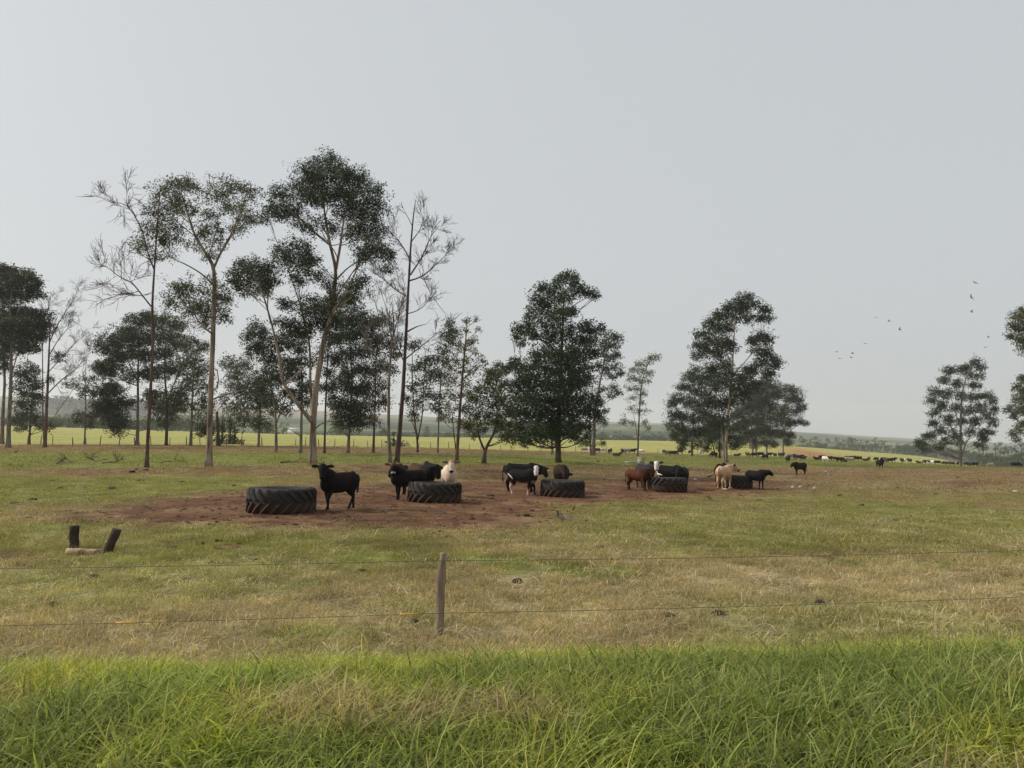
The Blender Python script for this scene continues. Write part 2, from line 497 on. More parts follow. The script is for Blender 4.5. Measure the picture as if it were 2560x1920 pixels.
def ground_mat():
    m, nt, b = new_mat('pasture_ground')
    a = N(nt, 'ShaderNodeAttribute', attribute_name='tone')
    tc = N(nt, 'ShaderNodeTexCoord')
    n1 = N(nt, 'ShaderNodeTexNoise'); n1.inputs['Scale'].default_value = 9.0; n1.inputs['Detail'].default_value = 8; n1.inputs['Roughness'].default_value = 0.7
    n2 = N(nt, 'ShaderNodeTexNoise'); n2.inputs['Scale'].default_value = 1.3; n2.inputs['Detail'].default_value = 6
    nt.links.new(tc.outputs['Object'], n1.inputs['Vector']); nt.links.new(tc.outputs['Object'], n2.inputs['Vector'])
    r1 = N(nt, 'ShaderNodeMapRange'); r1.inputs['From Min'].default_value = 0.3; r1.inputs['From Max'].default_value = 0.72; r1.inputs['To Min'].default_value = 0.55; r1.inputs['To Max'].default_value = 1.4
    r2 = N(nt, 'ShaderNodeMapRange'); r2.inputs['From Min'].default_value = 0.3; r2.inputs['From Max'].default_value = 0.7; r2.inputs['To Min'].default_value = 0.8; r2.inputs['To Max'].default_value = 1.2
    nt.links.new(n1.outputs['Fac'], r1.inputs['Value']); nt.links.new(n2.outputs['Fac'], r2.inputs['Value'])
    mm = N(nt, 'ShaderNodeMath', operation='MULTIPLY'); nt.links.new(r1.outputs['Result'], mm.inputs[0]); nt.links.new(r2.outputs['Result'], mm.inputs[1])
    mx = N(nt, 'ShaderNodeMix', data_type='RGBA', blend_type='MULTIPLY'); mx.inputs['Factor'].default_value = 1
    nt.links.new(a.outputs['Color'], mx.inputs[6]); nt.links.new(mm.outputs['Value'], mx.inputs[7])
    nt.links.new(mx.outputs[2], b.inputs['Base Color'])
    b.inputs['Roughness'].default_value = 0.95; b.inputs['Specular IOR Level'].default_value = 0.1
    bp = N(nt, 'ShaderNodeBump'); bp.inputs['Strength'].default_value = 0.7; bp.inputs['Distance'].default_value = 0.05
    nt.links.new(n1.outputs['Fac'], bp.inputs['Height']); nt.links.new(bp.outputs['Normal'], b.inputs['Normal'])
    return m

def bark_mat(name, c1, c2, sc=(7, 7, 0.9)):
    m, nt, b = new_mat(name)
    tc = N(nt, 'ShaderNodeTexCoord')
    mp = N(nt, 'ShaderNodeMapping'); mp.inputs['Scale'].default_value = sc
    nt.links.new(tc.outputs['Object'], mp.inputs['Vector'])
    no = N(nt, 'ShaderNodeTexNoise'); no.inputs['Scale'].default_value = 1.0; no.inputs['Detail'].default_value = 6; no.inputs['Roughness'].default_value = 0.65
    nt.links.new(mp.outputs['Vector'], no.inputs['Vector'])
    cr = N(nt, 'ShaderNodeValToRGB')
    cr.color_ramp.elements[0].position = 0.40; cr.color_ramp.elements[0].color = (*c2, 1)
    cr.color_ramp.elements[1].position = 0.58; cr.color_ramp.elements[1].color = (*c1, 1)
    nt.links.new(no.outputs['Fac'], cr.inputs['Fac'])
    nt.links.new(cr.outputs['Color'], b.inputs['Base Color'])
    b.inputs['Roughness'].default_value = 0.9; b.inputs['Specular IOR Level'].default_value = 0.15
    bp = N(nt, 'ShaderNodeBump'); bp.inputs['Strength'].default_value = 0.5; bp.inputs['Distance'].default_value = 0.04
    nt.links.new(no.outputs['Fac'], bp.inputs['Height']); nt.links.new(bp.outputs['Normal'], b.inputs['Normal'])
    return m

M = dict(
    ground=ground_mat(),
    grass=attr_mat('grass_blades', inst=True, transl=0.38, rough=0.7, spec=0.15),
    leaf=attr_mat('eucalypt_leaves', transl=0.25, rough=0.6, spec=0.2, var=0.0),
    bark_pale=bark_mat('bark_pale', (0.32, 0.25, 0.18), (0.095, 0.068, 0.050), sc=(3.5, 3.5, .55)),
    bark_grey=bark_mat('bark_grey', (0.22, 0.185, 0.15), (0.10, 0.08, 0.065)),
    bark_red=bark_mat('bark_reddish', (0.14, 0.085, 0.060), (0.055, 0.034, 0.026)),
    bark_dark=bark_mat('bark_dark', (0.095, 0.062, 0.048), (0.045, 0.030, 0.025)),
    dead=bark_mat('dead_wood', (0.15, 0.115, 0.09), (0.055, 0.04, 0.033)),
    hide=attr_mat('cattle_hide', rough=0.75, spec=0.10, var=0.16, scale=9.0, bump=0.06),
    plume=attr_mat('plumage', rough=0.7, spec=0.2, var=0.1, scale=40.0),
    eye=plain('eye', (0.01, 0.008, 0.007), 0.15, 0.0, spec=0.5),
    post=bark_mat('fence_wood', (0.30, 0.235, 0.17), (0.15, 0.11, 0.08)),
    stump=bark_mat('stump_wood', (0.06, 0.042, 0.033), (0.025, 0.018, 0.015)),
    beam=bark_mat('beam_wood', (0.36, 0.27, 0.16), (0.14, 0.10, 0.06)),
    wire=plain('wire', (0.10, 0.085, 0.06), 0.6, 0.1, spec=0.4),
    sleeve=plain('yellow_sleeve', (0.55, 0.33, 0.07), 0.55, 0.15),
    dung=plain('dung', (0.030, 0.019, 0.014), 0.9, 0.4, 14.0, 0.6),
    stone=plain('pale_stone', (0.36, 0.33, 0.30), 0.85, 0.2, 6.0, 0.4),
    concrete=plain('concrete', (0.34, 0.33, 0.30), 0.85, 0.15, 4.0, 0.2),
    wall=plain('white_wall', (0.75, 0.75, 0.74), 0.8, 0.05),
    roof=plain('roof_sheet', (0.6, 0.6, 0.6), 0.6, 0.1),
    stick=bark_mat('fallen_wood', (0.13, 0.10, 0.075), (0.05, 0.037, 0.03)),
)
def rubber_mat():
    m, nt, b = new_mat('tyre_rubber')
    tc = N(nt, 'ShaderNodeTexCoord')
    geo = N(nt, 'ShaderNodeNewGeometry')
    no = N(nt, 'ShaderNodeTexNoise'); no.inputs['Scale'].default_value = 4.0; no.inputs['Detail'].default_value = 6; no.inputs['Roughness'].default_value = 0.65
    nt.links.new(geo.outputs['Position'], no.inputs['Vector'])
    ta = N(nt, 'ShaderNodeAttribute', attribute_name='mud')
    mm = N(nt, 'ShaderNodeMath', operation='MULTIPLY_ADD'); mm.inputs[1].default_value = 0.9; mm.inputs[2].default_value = -0.45
    nt.links.new(no.outputs['Fac'], mm.inputs[0])
    ad = N(nt, 'ShaderNodeMath', operation='ADD', use_clamp=True)
    nt.links.new(mm.outputs['Value'], ad.inputs[0]); nt.links.new(ta.outputs['Fac'], ad.inputs[1])
    mx = N(nt, 'ShaderNodeMix', data_type='RGBA')
    mx.inputs[6].default_value = (0.034, 0.030, 0.027, 1); mx.inputs[7].default_value = (0.058, 0.032, 0.020, 1)
    nt.links.new(ad.outputs['Value'], mx.inputs['Factor'])
    nt.links.new(mx.outputs[2], b.inputs['Base Color'])
    b.inputs['Roughness'].default_value = 0.75; b.inputs['Specular IOR Level'].default_value = 0.2
    return m
M['rubber'] = rubber_mat()

# ------------------------------------------------------------------ ground sheet
def build_ground():
    ys = [-14.0, -6.0, -2.0, 0.0, 1.0, 2.0]
    y = 2.6
    while y < 6300:
        ys.append(y)
        y += max(0.10, y * (0.0125 if y < 240 else (0.02 if y < 900 else 0.03)))
    ys = np.array(ys)
    ts = np.linspace(-1, 1, 321)
    ts = np.sign(ts) * (0.55 * np.abs(ts) + 0.80 * np.abs(ts) ** 3)
    X = ts[None, :] * (np.maximum(ys, 0)[:, None] + 7.0)
    Y = np.repeat(ys[:, None], len(ts), 1)
    x = X.ravel(); yv = Y.ravel()
    z = gz(x, yv)
    nr, nc = len(ys), len(ts)
    idx = np.arange(nr * nc).reshape(nr, nc)
    Q = np.stack([idx[:-1, :-1], idx[:-1, 1:], idx[1:, 1:], idx[1:, :-1]], -1).reshape(-1, 4)
    me = mesh_np('ground', np.stack([x, yv, z], 1), Q, True)
    C, _ = cover_color(x, yv)
    vcol(me, 'tone', C)
    o = obj('ground', me, M['ground'])
    tag(o, 'grazed pasture with bare red soil, sown field and farmland beyond', 'ground', kind='structure')
    return o, z.min()
ground, gmin = build_ground()

# haze: pale dry-season air
def build_haze():
    mb = MB()
    x0, x1, y0, y1, z0, z1 = -9200, 9200, -40, 6700, gmin - 3.0, 215.0
    mb.box(((x0 + x1) / 2, (y0 + y1) / 2, (z0 + z1) / 2), (x1 - x0, y1 - y0, z1 - z0))
    m = bpy.data.materials.new('haze_air'); m.use_nodes = True
    nt = m.node_tree; nt.nodes.clear()
    out = nt.nodes.new('ShaderNodeOutputMaterial'); v = nt.nodes.new('ShaderNodeVolumePrincipled')
    v.inputs['Color'].default_value = (0.97, 0.98, 0.99, 1); v.inputs['Density'].default_value = 0.00020
    v.inputs['Anisotropy'].default_value = 0.3
    nt.links.new(v.outputs['Volume'], out.inputs['Volume'])
    o = obj('haze', mb.mesh('haze', False), m)
    o.display_type = 'WIRE'
    tag(o, 'pale dusty haze hanging over the farmland', 'haze', kind='stuff')
build_haze()

# ------------------------------------------------------------------ trees
def leaf_mesh(name, Tc, Tr, per, L, droop, colr, cvar, brown=0.04, wid=0.30):
    """Tc tuft centres (n,3), Tr tuft radii (n,), per leaves each"""
    n = len(Tc)
    cen = np.repeat(Tc, per, 0); rr = np.repeat(Tr, per)
    m = len(cen)
    off = rng.normal(size=(m, 3)); off /= np.linalg.norm(off, axis=1, keepdims=True)
    off *= (rng.random(m) ** 0.45)[:, None] * rr[:, None] * np.array([1, 1, 0.8])
    p = cen + off
    d = rng.normal(size=(m, 3)); d /= np.linalg.norm(d, axis=1, keepdims=True)
    d[:, 2] = d[:, 2] * (1 - droop * 0.6) - droop
    d += off / (rr[:, None] + 1e-6) * 0.5
    d /= np.linalg.norm(d, axis=1, keepdims=True)
    s = np.cross(d, rng.normal(size=(m, 3))); s /= np.linalg.norm(s, axis=1, keepdims=True)
    ln = L * rng.uniform(0.6, 1.35, m); w = ln * wid * rng.uniform(0.7, 1.3, m)
    nrm = np.cross(d, s)
    V = np.stack([p, p + d * (ln * .45)[:, None] + s * (w * .5)[:, None] + nrm * (w * .15)[:, None], p + d * ln[:, None],
                  p + d * (ln * .45)[:, None] - s * (w * .5)[:, None] + nrm * (w * .15)[:, None]], 1).reshape(-1, 3)
    Q = np.arange(m * 4).reshape(m, 4)
    me = mesh_np(name, V, Q)
    tv = np.repeat(rng.uniform(1 - cvar, 1 + cvar, n), per) * rng.uniform(0.8, 1.2, m)
    C = np.asarray(colr)[None] * tv[:, None]
    hue = np.repeat(rng.uniform(-1, 1, n), per)
    C = C * np.stack([1 + 0.14 * hue, np.ones(m), 1 - 0.1 * hue], 1)
    bm_ = rng.random(m) < brown
    C[bm_] = np.array([0.13, 0.085, 0.035]) * rng.uniform(.7, 1.2, bm_.sum())[:, None]
    vcol(me, 'tone', np.repeat(np.clip(C, 0, 1), 4, 0))
    return me

def bez(a, c, b, n=7):
    t = np.linspace(0, 1, n)[:, None]
    return (1 - t) ** 2 * a + 2 * t * (1 - t) * c + t * t * b

def resample(Pts, Rad, step):
    Pts = np.asarray(Pts); d = np.concatenate([[0], np.cumsum(np.linalg.norm(np.diff(Pts, axis=0), axis=1))])
    n = max(4, int(d[-1] / step) + 1)
    s = np.linspace(0, d[-1], n)
    Q = np.stack([np.interp(s, d, Pts[:, i]) for i in range(3)], 1)
    if n > 6:                                     # soften corners
        Q2 = Q.copy(); Q2[1:-1] = 0.25 * Q[:-2] + 0.5 * Q[1:-1] + 0.25 * Q[2:]; Q = Q2
    return Q, np.interp(s, d, Rad)

def twigs(mb, p, d, ln, r, depth, spread=0.55, up=0.22):
    d = d / np.linalg.norm(d)
    q = p + d * ln + rng.normal(size=3) * ln * 0.06
    mid = (p + q) / 2 + rng.normal(size=3) * ln * 0.09
    mb.loft(bez(p, mid, q, 5), np.linspace(r, max(r * .45, .009), 5), k=4 if r < .05 else 6, cap=False)
    if depth <= 0: return
    for i in range(rng.integers(4, 7)):
        f = rng.uniform(0.2, 1.0)
        s = p + (q - p) * f
        nd = d + rng.normal(size=3) * spread; nd[2] += up
        twigs(mb, s, nd, ln * rng.uniform(.5, .85), max(r * .55, .009), depth - 1, spread, up)

def tree(name, label, crop, stems, clumps, bark, leafc, dens=1.0, leaf=None, droop=0.55, cvar=0.3, brown=0.03,
         cat='tree', group=None, bare=(), twig=False, Y=None, depth_k=0.85, tuft=0.42, squash=0.8, wid=0.36):
    ox, oy, sc = crop
    def fx(p): return (ox + p[0] / sc, oy + p[1] / sc)
    b0 = fx(stems[0][0][0])
    base = hit(*b0) if Y is None else at(b0[0], Y)
    Yb = base[1]; m = Yb / F                       # metres per photo pixel at this distance
    root = empty(name, tuple(base))
    tag(root, label, cat, group)
    mb = MB(); S = []
    for si, (pts, w0, w1) in enumerate(stems):
        P3 = []; ph = rng.uniform(0, 6.28)
        dz = 0.0
        for i, q in enumerate(pts):
            px, py = fx(q)
            h = max(0, (b0[1] - py) * m)
            yy = Yb + (0.05 * h * math.sin(ph) + 0.12 * math.sin(h * .5 + ph)) * (1 if h > 1 else 0)
            P3.append(P(px, py, yy))
        if si == 0 or abs(pts[0][1] - stems[0][0][0][1]) < 30:
            P3[0][2] = min(P3[0][2], gz1(P3[0][0], P3[0][1]) - 0.12)
        P3 = np.array(P3)
        rad = np.linspace(w0, w1, len(pts)) / sc / 2 * m
        Q, rr = resample(P3, rad, 0.5)
        if si == 0:
            zz = Q[:, 2] - Q[0][2]
            rr = rr * (1 + 0.45 * np.exp(-zz / 0.35))
        rr = rr * rng.uniform(.93, 1.07, len(rr))
        mb.loft(Q - base, rr, k=10 if rr[0] > .1 else 7)
        S.append((Q, rr))
    cl = []
    if len(clumps):
        A = np.array([[*fx(c[:2]), c[2] / sc] for c in clumps])
        for (px, py, r) in A:
            near = A[np.abs(A[:, 1] - py) < 60]
            ax = near[:, 0].mean()
            Wp = max(np.abs(near[:, 0] - ax).max(), r * .8, 20)
            dx = px - ax
            dep = rng.uniform(-1, 1) * math.sqrt(max(Wp * Wp - dx * dx, (.45 * Wp) ** 2)) * depth_k * m
            cl.append((P(px, py, Yb + dep), r * m))
    # limbs from stems to clumps
    for (c, r) in cl:
        best = None
        for (Q, rr) in S:
            dd = Q - c
            horiz = np.hypot(dd[:, 0], dd[:, 1])
            cost = np.linalg.norm(dd, axis=1) + 2.5 * np.maximum(0, dd[:, 2] + 0.55 * horiz)
            cost = cost + 50 * (Q[:, 2] < base[2] + 1.2)
            i = int(np.argmin(cost))
            if best is None or cost[i] < best[0]: best = (cost[i], Q[i], rr[i])
        a = best[1]; ln = np.linalg.norm(c - a)
        ctrl = (a + c) / 2 + np.array([0, 0, -0.10 * ln]) + rng.normal(size=3) * 0.08 * ln
        r0 = min(best[2] * .5, 0.013 * ln + .015)
        Bz = bez(a, ctrl, c, 7)
        mb.loft(Bz - base, np.linspace(r0, .016, 7), k=5, cap=False)
        for k in range(5):
            e = c + rng.normal(size=3) * r * .5
            s0 = Bz[rng.integers(3, 7)]
            mb.loft(bez(s0, (s0 + e) / 2 + rng.normal(size=3) * .1 * r, e, 4) - base, np.linspace(r0 * .4 + .008, .008, 4), k=4, cap=False)
    for bq in bare:                                # dead limbs: polyline, base width, twig depth
        P3 = np.array([P(*fx(q), Yb + 0.25 * i * rng.uniform(-1, 1)) for i, q in enumerate(bq[0])])
        Q, rr = resample(P3, np.linspace(bq[1] / sc / 2 * m, .014, len(P3)), .4)
        mb.loft(Q - base, rr, k=6, cap=False)
        for i in range(2, len(Q)):
            if rng.random() < bq[3] if len(bq) > 3 else .7:
                d = Q[i] - Q[i - 1]; d = d / np.linalg.norm(d) + rng.normal(size=3) * .75
                d[2] += .12
                twigs(mb, Q[i] - base, d, rng.uniform(.6, 1.4) * (bq[4] if len(bq) > 4 else 1), max(rr[i] * .5, .011), bq[2])
    obj('trunk', mb.mesh('trunk'), bark, root)
    if cl:
        L = leaf or float(np.clip(0.0031 * Yb, .14, .30))
        Tc = []; Tr = []
        tr = tuft * .9 * max(1.0, (Yb / 60) ** .35)
        for (c, r) in cl:
            if Yb > 85: r = r * 1.08
            nt = max(4, int(dens * (12.5 if Yb < 75 else 18) * (r / tr) ** 2))
            o = rng.normal(size=(nt, 3)); o /= np.linalg.norm(o, axis=1, keepdims=True)
            o *= (rng.random(nt) ** .45)[:, None] * r * 1.12
            o *= rng.uniform(.8, 1.2, 3)[None]
            o *= np.where(rng.random(nt) < .24, 1.5, 1.0)[:, None]
            o[:, 2] *= squash
            Tc.append(c + o); Tr.append(np.full(nt, tr) * rng.uniform(.6, 1.2, nt))
        Tc = np.concatenate(Tc); Tr = np.concatenate(Tr)
        per = int(np.clip(15 * (tr / L) ** 2 * .27, 10, 30))
        me = leaf_mesh('crown', Tc - base, Tr, per, L, droop, leafc, cvar, brown, wid)
        obj('crown', me, M['leaf'], root)
    return root

c5 = (0, 620, 2.962); c6 = (230, 370, 2.048); c7 = (1050, 650, 3.131); c8 = (1600, 680, 2.304)
G1 = (0.036, 0.050, 0.024); G2 = (0.066, 0.078, 0.030); G3 = (0.031, 0.047, 0.019); G4 = (0.095, 0.092, 0.034); GB = (0.048, 0.058, 0.030)
BACK = 'eucalypts along the far side of the pasture'

tree('eucalyptus_tree', 'slim leaning eucalypt with sparse top leaves and bare dead limbs on its left', c6,
     [([(280,1635),(285,1500),(297,1300),(312,1000),(308,800),(318,640),(330,450),(346,250),(350,190)], 20, 4),
      ([(318,620),(290,560),(262,430),(225,350),(190,310)], 9, 3)],
     [(345,230,48),(320,300,45),(385,190,40),(300,420,50),(250,470,52),(215,500,35),(340,380,42),(370,470,45),(330,560,40),(275,520,40),(300,330,35)],
     M['bark_red'], G2, dens=0.55, bare=[([(303,812),(250,745),(200,680),(150,672),(100,625),(60,600)], 8, 2, .8), ([(215,742),(150,745),(90,770),(50,775)], 5, 1, .8),
     ([(262,430),(215,340),(180,290),(130,280),(95,270)], 5, 2, .9), ([(150,672),(150,600),(135,540)], 4, 1, .9), ([(225,350),(195,300),(185,245)], 4, 1, .9)], brown=.08)
tree('eucalyptus_tree', 'tall pale-barked eucalypt with airy olive crown left of the forked one', c6,
     [([(597,1630),(602,1500),(606,1300),(618,1000),(628,700),(624,600),(570,520),(520,440),(490,330),(455,220)], 34, 5),
      ([(626,610),(660,530),(705,460),(760,330),(790,240)], 13, 4), ([(622,700),(560,640),(470,590),(390,555)], 10, 4),
      ([(614,950),(550,900),(500,800),(470,760)], 10, 4), ([(640,1230),(650,1200),(640,1130),(560,1100)], 8, 4), ([(610,1290),(700,1255),(790,1235)], 8, 3)],
     [(430,190,60),(480,180,55),(400,260,60),(540,200,50),(380,330,55),(450,300,60),(520,310,55),(430,400,60),(690,210,70),(770,200,60),(830,240,45),(640,250,55),(700,300,60),
      (770,320,55),(620,340,55),(820,340,40),(560,420,60),(640,420,50),(540,490,55),(600,540,45),(720,420,45),(780,390,45),(660,490,40),(330,400,50),(400,480,50),(380,545,40),
      (480,720,70),(430,740,60),(550,790,75),(600,830,70),(500,820,60),(640,740,60),(690,780,60),(580,880,55),(400,790,45),(670,860,50),(620,680,40)],
     M['bark_pale'], G2, dens=0.62, brown=.05, bare=[([(600,1385),(540,1390),(450,1400)], 7, 1, .25, .5)])
tree('eucalyptus_tree', 'tallest eucalypt, forked near the ground, with dense dark rounded crown', c6,
     [([(1130,1622),(1130,1500),(1133,1380),(1150,1200),(1185,1000),(1240,750),(1250,620),(1215,480),(1190,330),(1180,200)], 40, 6),
      ([(1126,1400),(1095,1365),(1030,1280),(975,1200),(958,1060),(920,900),(880,760),(830,650)], 24, 5),
      ([(1250,620),(1275,480),(1290,350),(1330,220)], 15, 5), ([(1128,1380),(1118,1200),(1115,1000),(1060,780),(1010,640)], 15, 5),
      ([(1245,680),(1320,600),(1410,560),(1480,560)], 9, 4), ([(1222,500),(1120,420),(1040,330),(960,300)], 10, 4), ([(985,1215),(1090,1120),(1190,1010)], 9, 5)],
     [(1150,80,50),(1210,70,55),(1270,95,55),(1090,130,60),(1150,160,75),(1230,160,80),(1340,140,65),(1380,190,60),(1060,220,70),(1130,250,70),(1300,230,80),(1210,250,70),(1400,260,70),
      (1460,240,50),(1480,300,45),(970,230,55),(950,300,65),(900,350,50),(1000,330,55),(1050,320,50),(1360,330,70),(1290,320,60),(1440,360,60),(1400,430,65),(1340,430,55),(1460,440,45),
      (1430,510,60),(1380,550,45),(1480,520,45),(1520,560,40),(1510,620,35),(1090,400,50),(1180,380,45),(1240,420,45),
      (960,510,45),(1010,560,70),(1070,500,55),(1090,590,55),(1050,650,55),(1120,560,45),(1150,650,40),
      (800,590,60),(760,640,55),(840,650,75),(900,620,55),(870,710,60),(790,720,55),(910,690,45),(730,690,40),
      (1200,800,65),(1250,780,50),(1320,700,50),(1370,680,45),(1330,760,55),(1160,840,60),(1110,800,50),(1220,690,35),
      (1000,800,50),(1100,900,65),(1040,930,60),(1200,910,60),(980,900,45)],
     M['bark_pale'], G1, dens=1.05, brown=.02, bare=[([(1140,1440),(1180,1405),(1240,1395),(1290,1390)], 8, 0, .3, .4), ([(1155,1240),(1200,1205),(1280,1200)], 6, 0, .3, .4)])
tree('dead_tree', 'tall dead tree with reddish trunk and bare branches', c6,
     [([(1560,1612),(1575,1450),(1592,1250),(1608,950),(1618,750),(1632,500),(1645,350),(1657,265)], 26, 3)], [], M['bark_dark'], G1,
     bare=[([(1622,560),(1590,500),(1540,440),(1500,400)], 7, 2, .9), ([(1612,760),(1560,730),(1500,680),(1440,600)], 8, 2, .9), ([(1630,650),(1690,560),(1740,440),(1780,400)], 9, 2, .9),
           ([(1625,680),(1690,660),(1760,600),(1840,520)], 9, 2, .9), ([(1615,940),(1660,915),(1715,900)], 10, 0, .4, .5), ([(1690,640),(1720,720),(1770,800),(1810,850)], 4, 1, .8),
           ([(1635,480),(1680,420),(1700,350)], 6, 2, .9), ([(1605,1080),(1690,1010),(1780,940)], 7, 2, .8), ([(1612,850),(1680,830),(1760,740)], 6, 2, .8),
           ([(1600,1100),(1560,1010),(1540,900)], 7, 2, .8), ([(1598,1220),(1680,1210),(1760,1200)], 6, 1, .5), ([(1640,400),(1610,340),(1560,300)], 4, 1, .8)])
tree('dead_tree', 'dead pale-stemmed tree close against the tall bare one', c6,
     [([(1526,1612),(1518,1450),(1520,1200),(1530,1050),(1545,930),(1540,800)], 20, 3)], [(1540,1000,35),(1580,960,30)], M['bark_grey'], G1, dens=.4,
     bare=[([(1530,1050),(1480,900),(1440,760)], 7, 2, .9), ([(1535,1000),(1520,860),(1480,740)], 6, 2, .9), ([(1545,950),(1580,820),(1600,700)], 6, 2, .9), ([(1522,1150),(1440,1060),(1370,980)], 7, 2, .8),
           ([(1522,1250),(1480,1180),(1440,1150)], 5, 1, .8), ([(1530,1080),(1560,980),(1570,860)], 5, 2, .9), ([(1520,1480),(1460,1400),(1420,1330)], 6, 1, .7)])
# row behind, left part
tree('eucalyptus_tree', 'dense dark eucalypt with a deep left-hanging crown beside the slim leaning one', c6,
     [([(232,1522),(234,1400),(236,1150),(240,950)], 19, 5), ([(236,1200),(180,1080),(110,1020)], 8, 3), ([(236,1450),(290,1440)], 6, 3)],
     [(70,1010,48),(130,990,45),(180,950,55),(230,890,50),(280,870,45),(240,980,60),(120,1080,50),(180,1050,55),(60,1120,50),(90,1140,45),(270,1060,55),(320,960,50),(60,1250,55),(110,1230,50),(90,1320,60),(130,1380,50),
      (50,1340,45),(200,1160,40),(290,1150,45),(120,1430,40),(170,1300,40)], M['bark_grey'], G3, dens=1.0, group=BACK)
tree('eucalyptus_tree', 'olive eucalypt with a dark bare bole between the slim and pale trees', c6,
     [([(380,1522),(384,1400),(385,1300),(370,1150),(380,950)], 17, 4), ([(385,1300),(430,1180),(480,1050)], 7, 3)],
     [(360,880,50),(400,960,55),(370,1050,55),(430,900,45),(440,1010,50),(350,1150,50),(420,1130,50),(460,1250,50),(400,1280,45),(430,1340,50),(350,1330,50),(370,1400,35),(330,1250,40),(300,1280,40)], M['bark_dark'], G2, dens=.8, group=BACK, brown=.06)
tree('eucalyptus_tree', 'pale slender eucalypt just left of the tall airy one, leaves low down', c6,
     [([(505,1525),(510,1400),(515,1250),(530,1050)], 16, 4)],
     [(500,1000,50),(560,1010,45),(520,1080,50),(570,1130,45),(470,1110,45),(490,1190,45),(560,1220,50),(590,1300,45),(530,1310,40),(450,1310,40),(560,1380,40),(540,1160,40)], M['bark_grey'], G2, dens=.6, group=BACK, brown=.06)
tree('broken_tree', 'short dark broken trunk with leaning top beside the tall airy eucalypt', c6,
     [([(648,1527),(645,1440),(640,1350)], 18, 12)], [(680,1280,30),(600,1440,35),(560,1450,30)], M['bark_dark'], G3, dens=.6)
tree('eucalyptus_tree', 'low bushy eucalypt with drooping leaves, first behind the creeper-covered stump', c6,
     [([(853,1532),(855,1440),(862,1330),(870,1180)], 14, 4), ([(855,1440),(800,1380),(760,1300)], 5, 3)],
     [(850,1270,55),(800,1310,55),(900,1320,50),(760,1240,50),(820,1200,50),(880,1200,45),(740,1150,45),(780,1400,40),(720,1330,40),(860,1400,40),(720,1200,40),(700,1100,40),(780,1100,40)], M['bark_grey'], G2, dens=.65, group=BACK, brown=.05)
tree('eucalyptus_tree', 'branching eucalypt with V-shaped limbs, left behind the forked giant', c6,
     [([(943,1562),(942,1430),(935,1300),(900,1180),(870,1050)], 16, 4), ([(940,1420),(985,1300),(1010,1200)], 8, 3)],
     [(930,1080,60),(880,1000,60),(850,930,55),(830,1030,50),(960,1000,50),(900,1150,60),(960,1180,55),(870,1240,50),(1010,1130,50),(1000,1250,45),(920,1290,40),(1010,980,45),(990,1330,40),(800,960,40)], M['bark_grey'], G1, dens=.8, group=BACK)
tree('eucalyptus_tree', 'grey eucalypt showing between the two stems of the forked giant', c6,
     [([(1068,1564),(1072,1420),(1076,1250),(1070,1050)], 18, 4), ([(1070,1480),(1020,1440),(980,1430)], 5, 2)],
     [(1060,1020,50),(1090,1090,50),(1050,1150,50),(1090,1220,50),(1050,1270,45),(1100,1300,40),(1080,960,45),(1030,1090,40)], M['bark_grey'], G1, dens=.75, group=BACK)
tree('eucalyptus_tree', 'thin dark-stemmed eucalypt immediately right of the forked giant', c6,
     [([(1190,1564),(1195,1350),(1205,1100),(1215,900)], 12, 4)],
     [(1210,900,50),(1240,980,50),(1190,1040,45),(1240,1080,45),(1210,1150,40),(1260,880,45),(1180,1220,35),(1230,1230,35)], M['bark_dark'], G1, dens=.75, group=BACK)
tree('eucalyptus_tree', 'broad leafy eucalypt with many low limbs between the giant and the dead tree', c6,
     [([(1310,1562),(1315,1480),(1325,1350),(1330,1150),(1320,950)], 18, 4), ([(1314,1480),(1270,1440),(1240,1380)], 7, 3), ([(1318,1440),(1380,1330),(1420,1230)], 8, 3)],
     [(1300,880,60),(1360,860,55),(1270,960,55),(1340,960,60),(1400,910,55),(1450,890,50),(1290,1060,55),(1370,1040,55),(1430,980,50),(1310,1150,55),(1380,1130,50),(1270,1200,50),(1340,1230,60),(1300,1320,65),
      (1360,1320,60),(1250,1300,50),(1330,1400,55),(1270,1390,45),(1390,1390,40),(1310,780,45),(1400,1220,40)], M['bark_grey'], G1, dens=.95, group=BACK)
tree('eucalyptus_tree', 'brownish eucalypt immediately left of the dead tree', c6,
     [([(1440,1562),(1444,1450),(1450,1280),(1455,1050)], 14, 4)],
     [(1450,1040,50),(1480,1110,50),(1430,1150,50),(1470,1210,50),(1420,1250,45),(1450,1310,50),(1490,1290,40),(1430,1390,40),(1520,1000,45),(1550,1060,40),(1470,970,40),(1530,1140,40)], M['bark_dark'], (0.075,0.068,0.036), dens=.7, group=BACK, brown=.12)
tree('eucalyptus_tree', 'thin many-stemmed tree to the right of the dead tree', c6,
     [([(1668,1560),(1664,1480),(1650,1380),(1640,1200),(1640,1050)], 11, 3), ([(1666,1500),(1690,1380),(1700,1200),(1710,1100)], 8, 3), ([(1662,1470),(1640,1400),(1620,1280)], 6, 2)],
     [(1640,1010,35),(1690,1110,35),(1720,1080,35),(1650,1130,35),(1740,1160,35),(1690,1200,40),(1640,1230,35),(1720,1260,35),(1610,1280,30),(1680,1310,40),(1650,1370,35)], M['bark_dark'], GB, dens=.55, group=BACK, brown=.06)
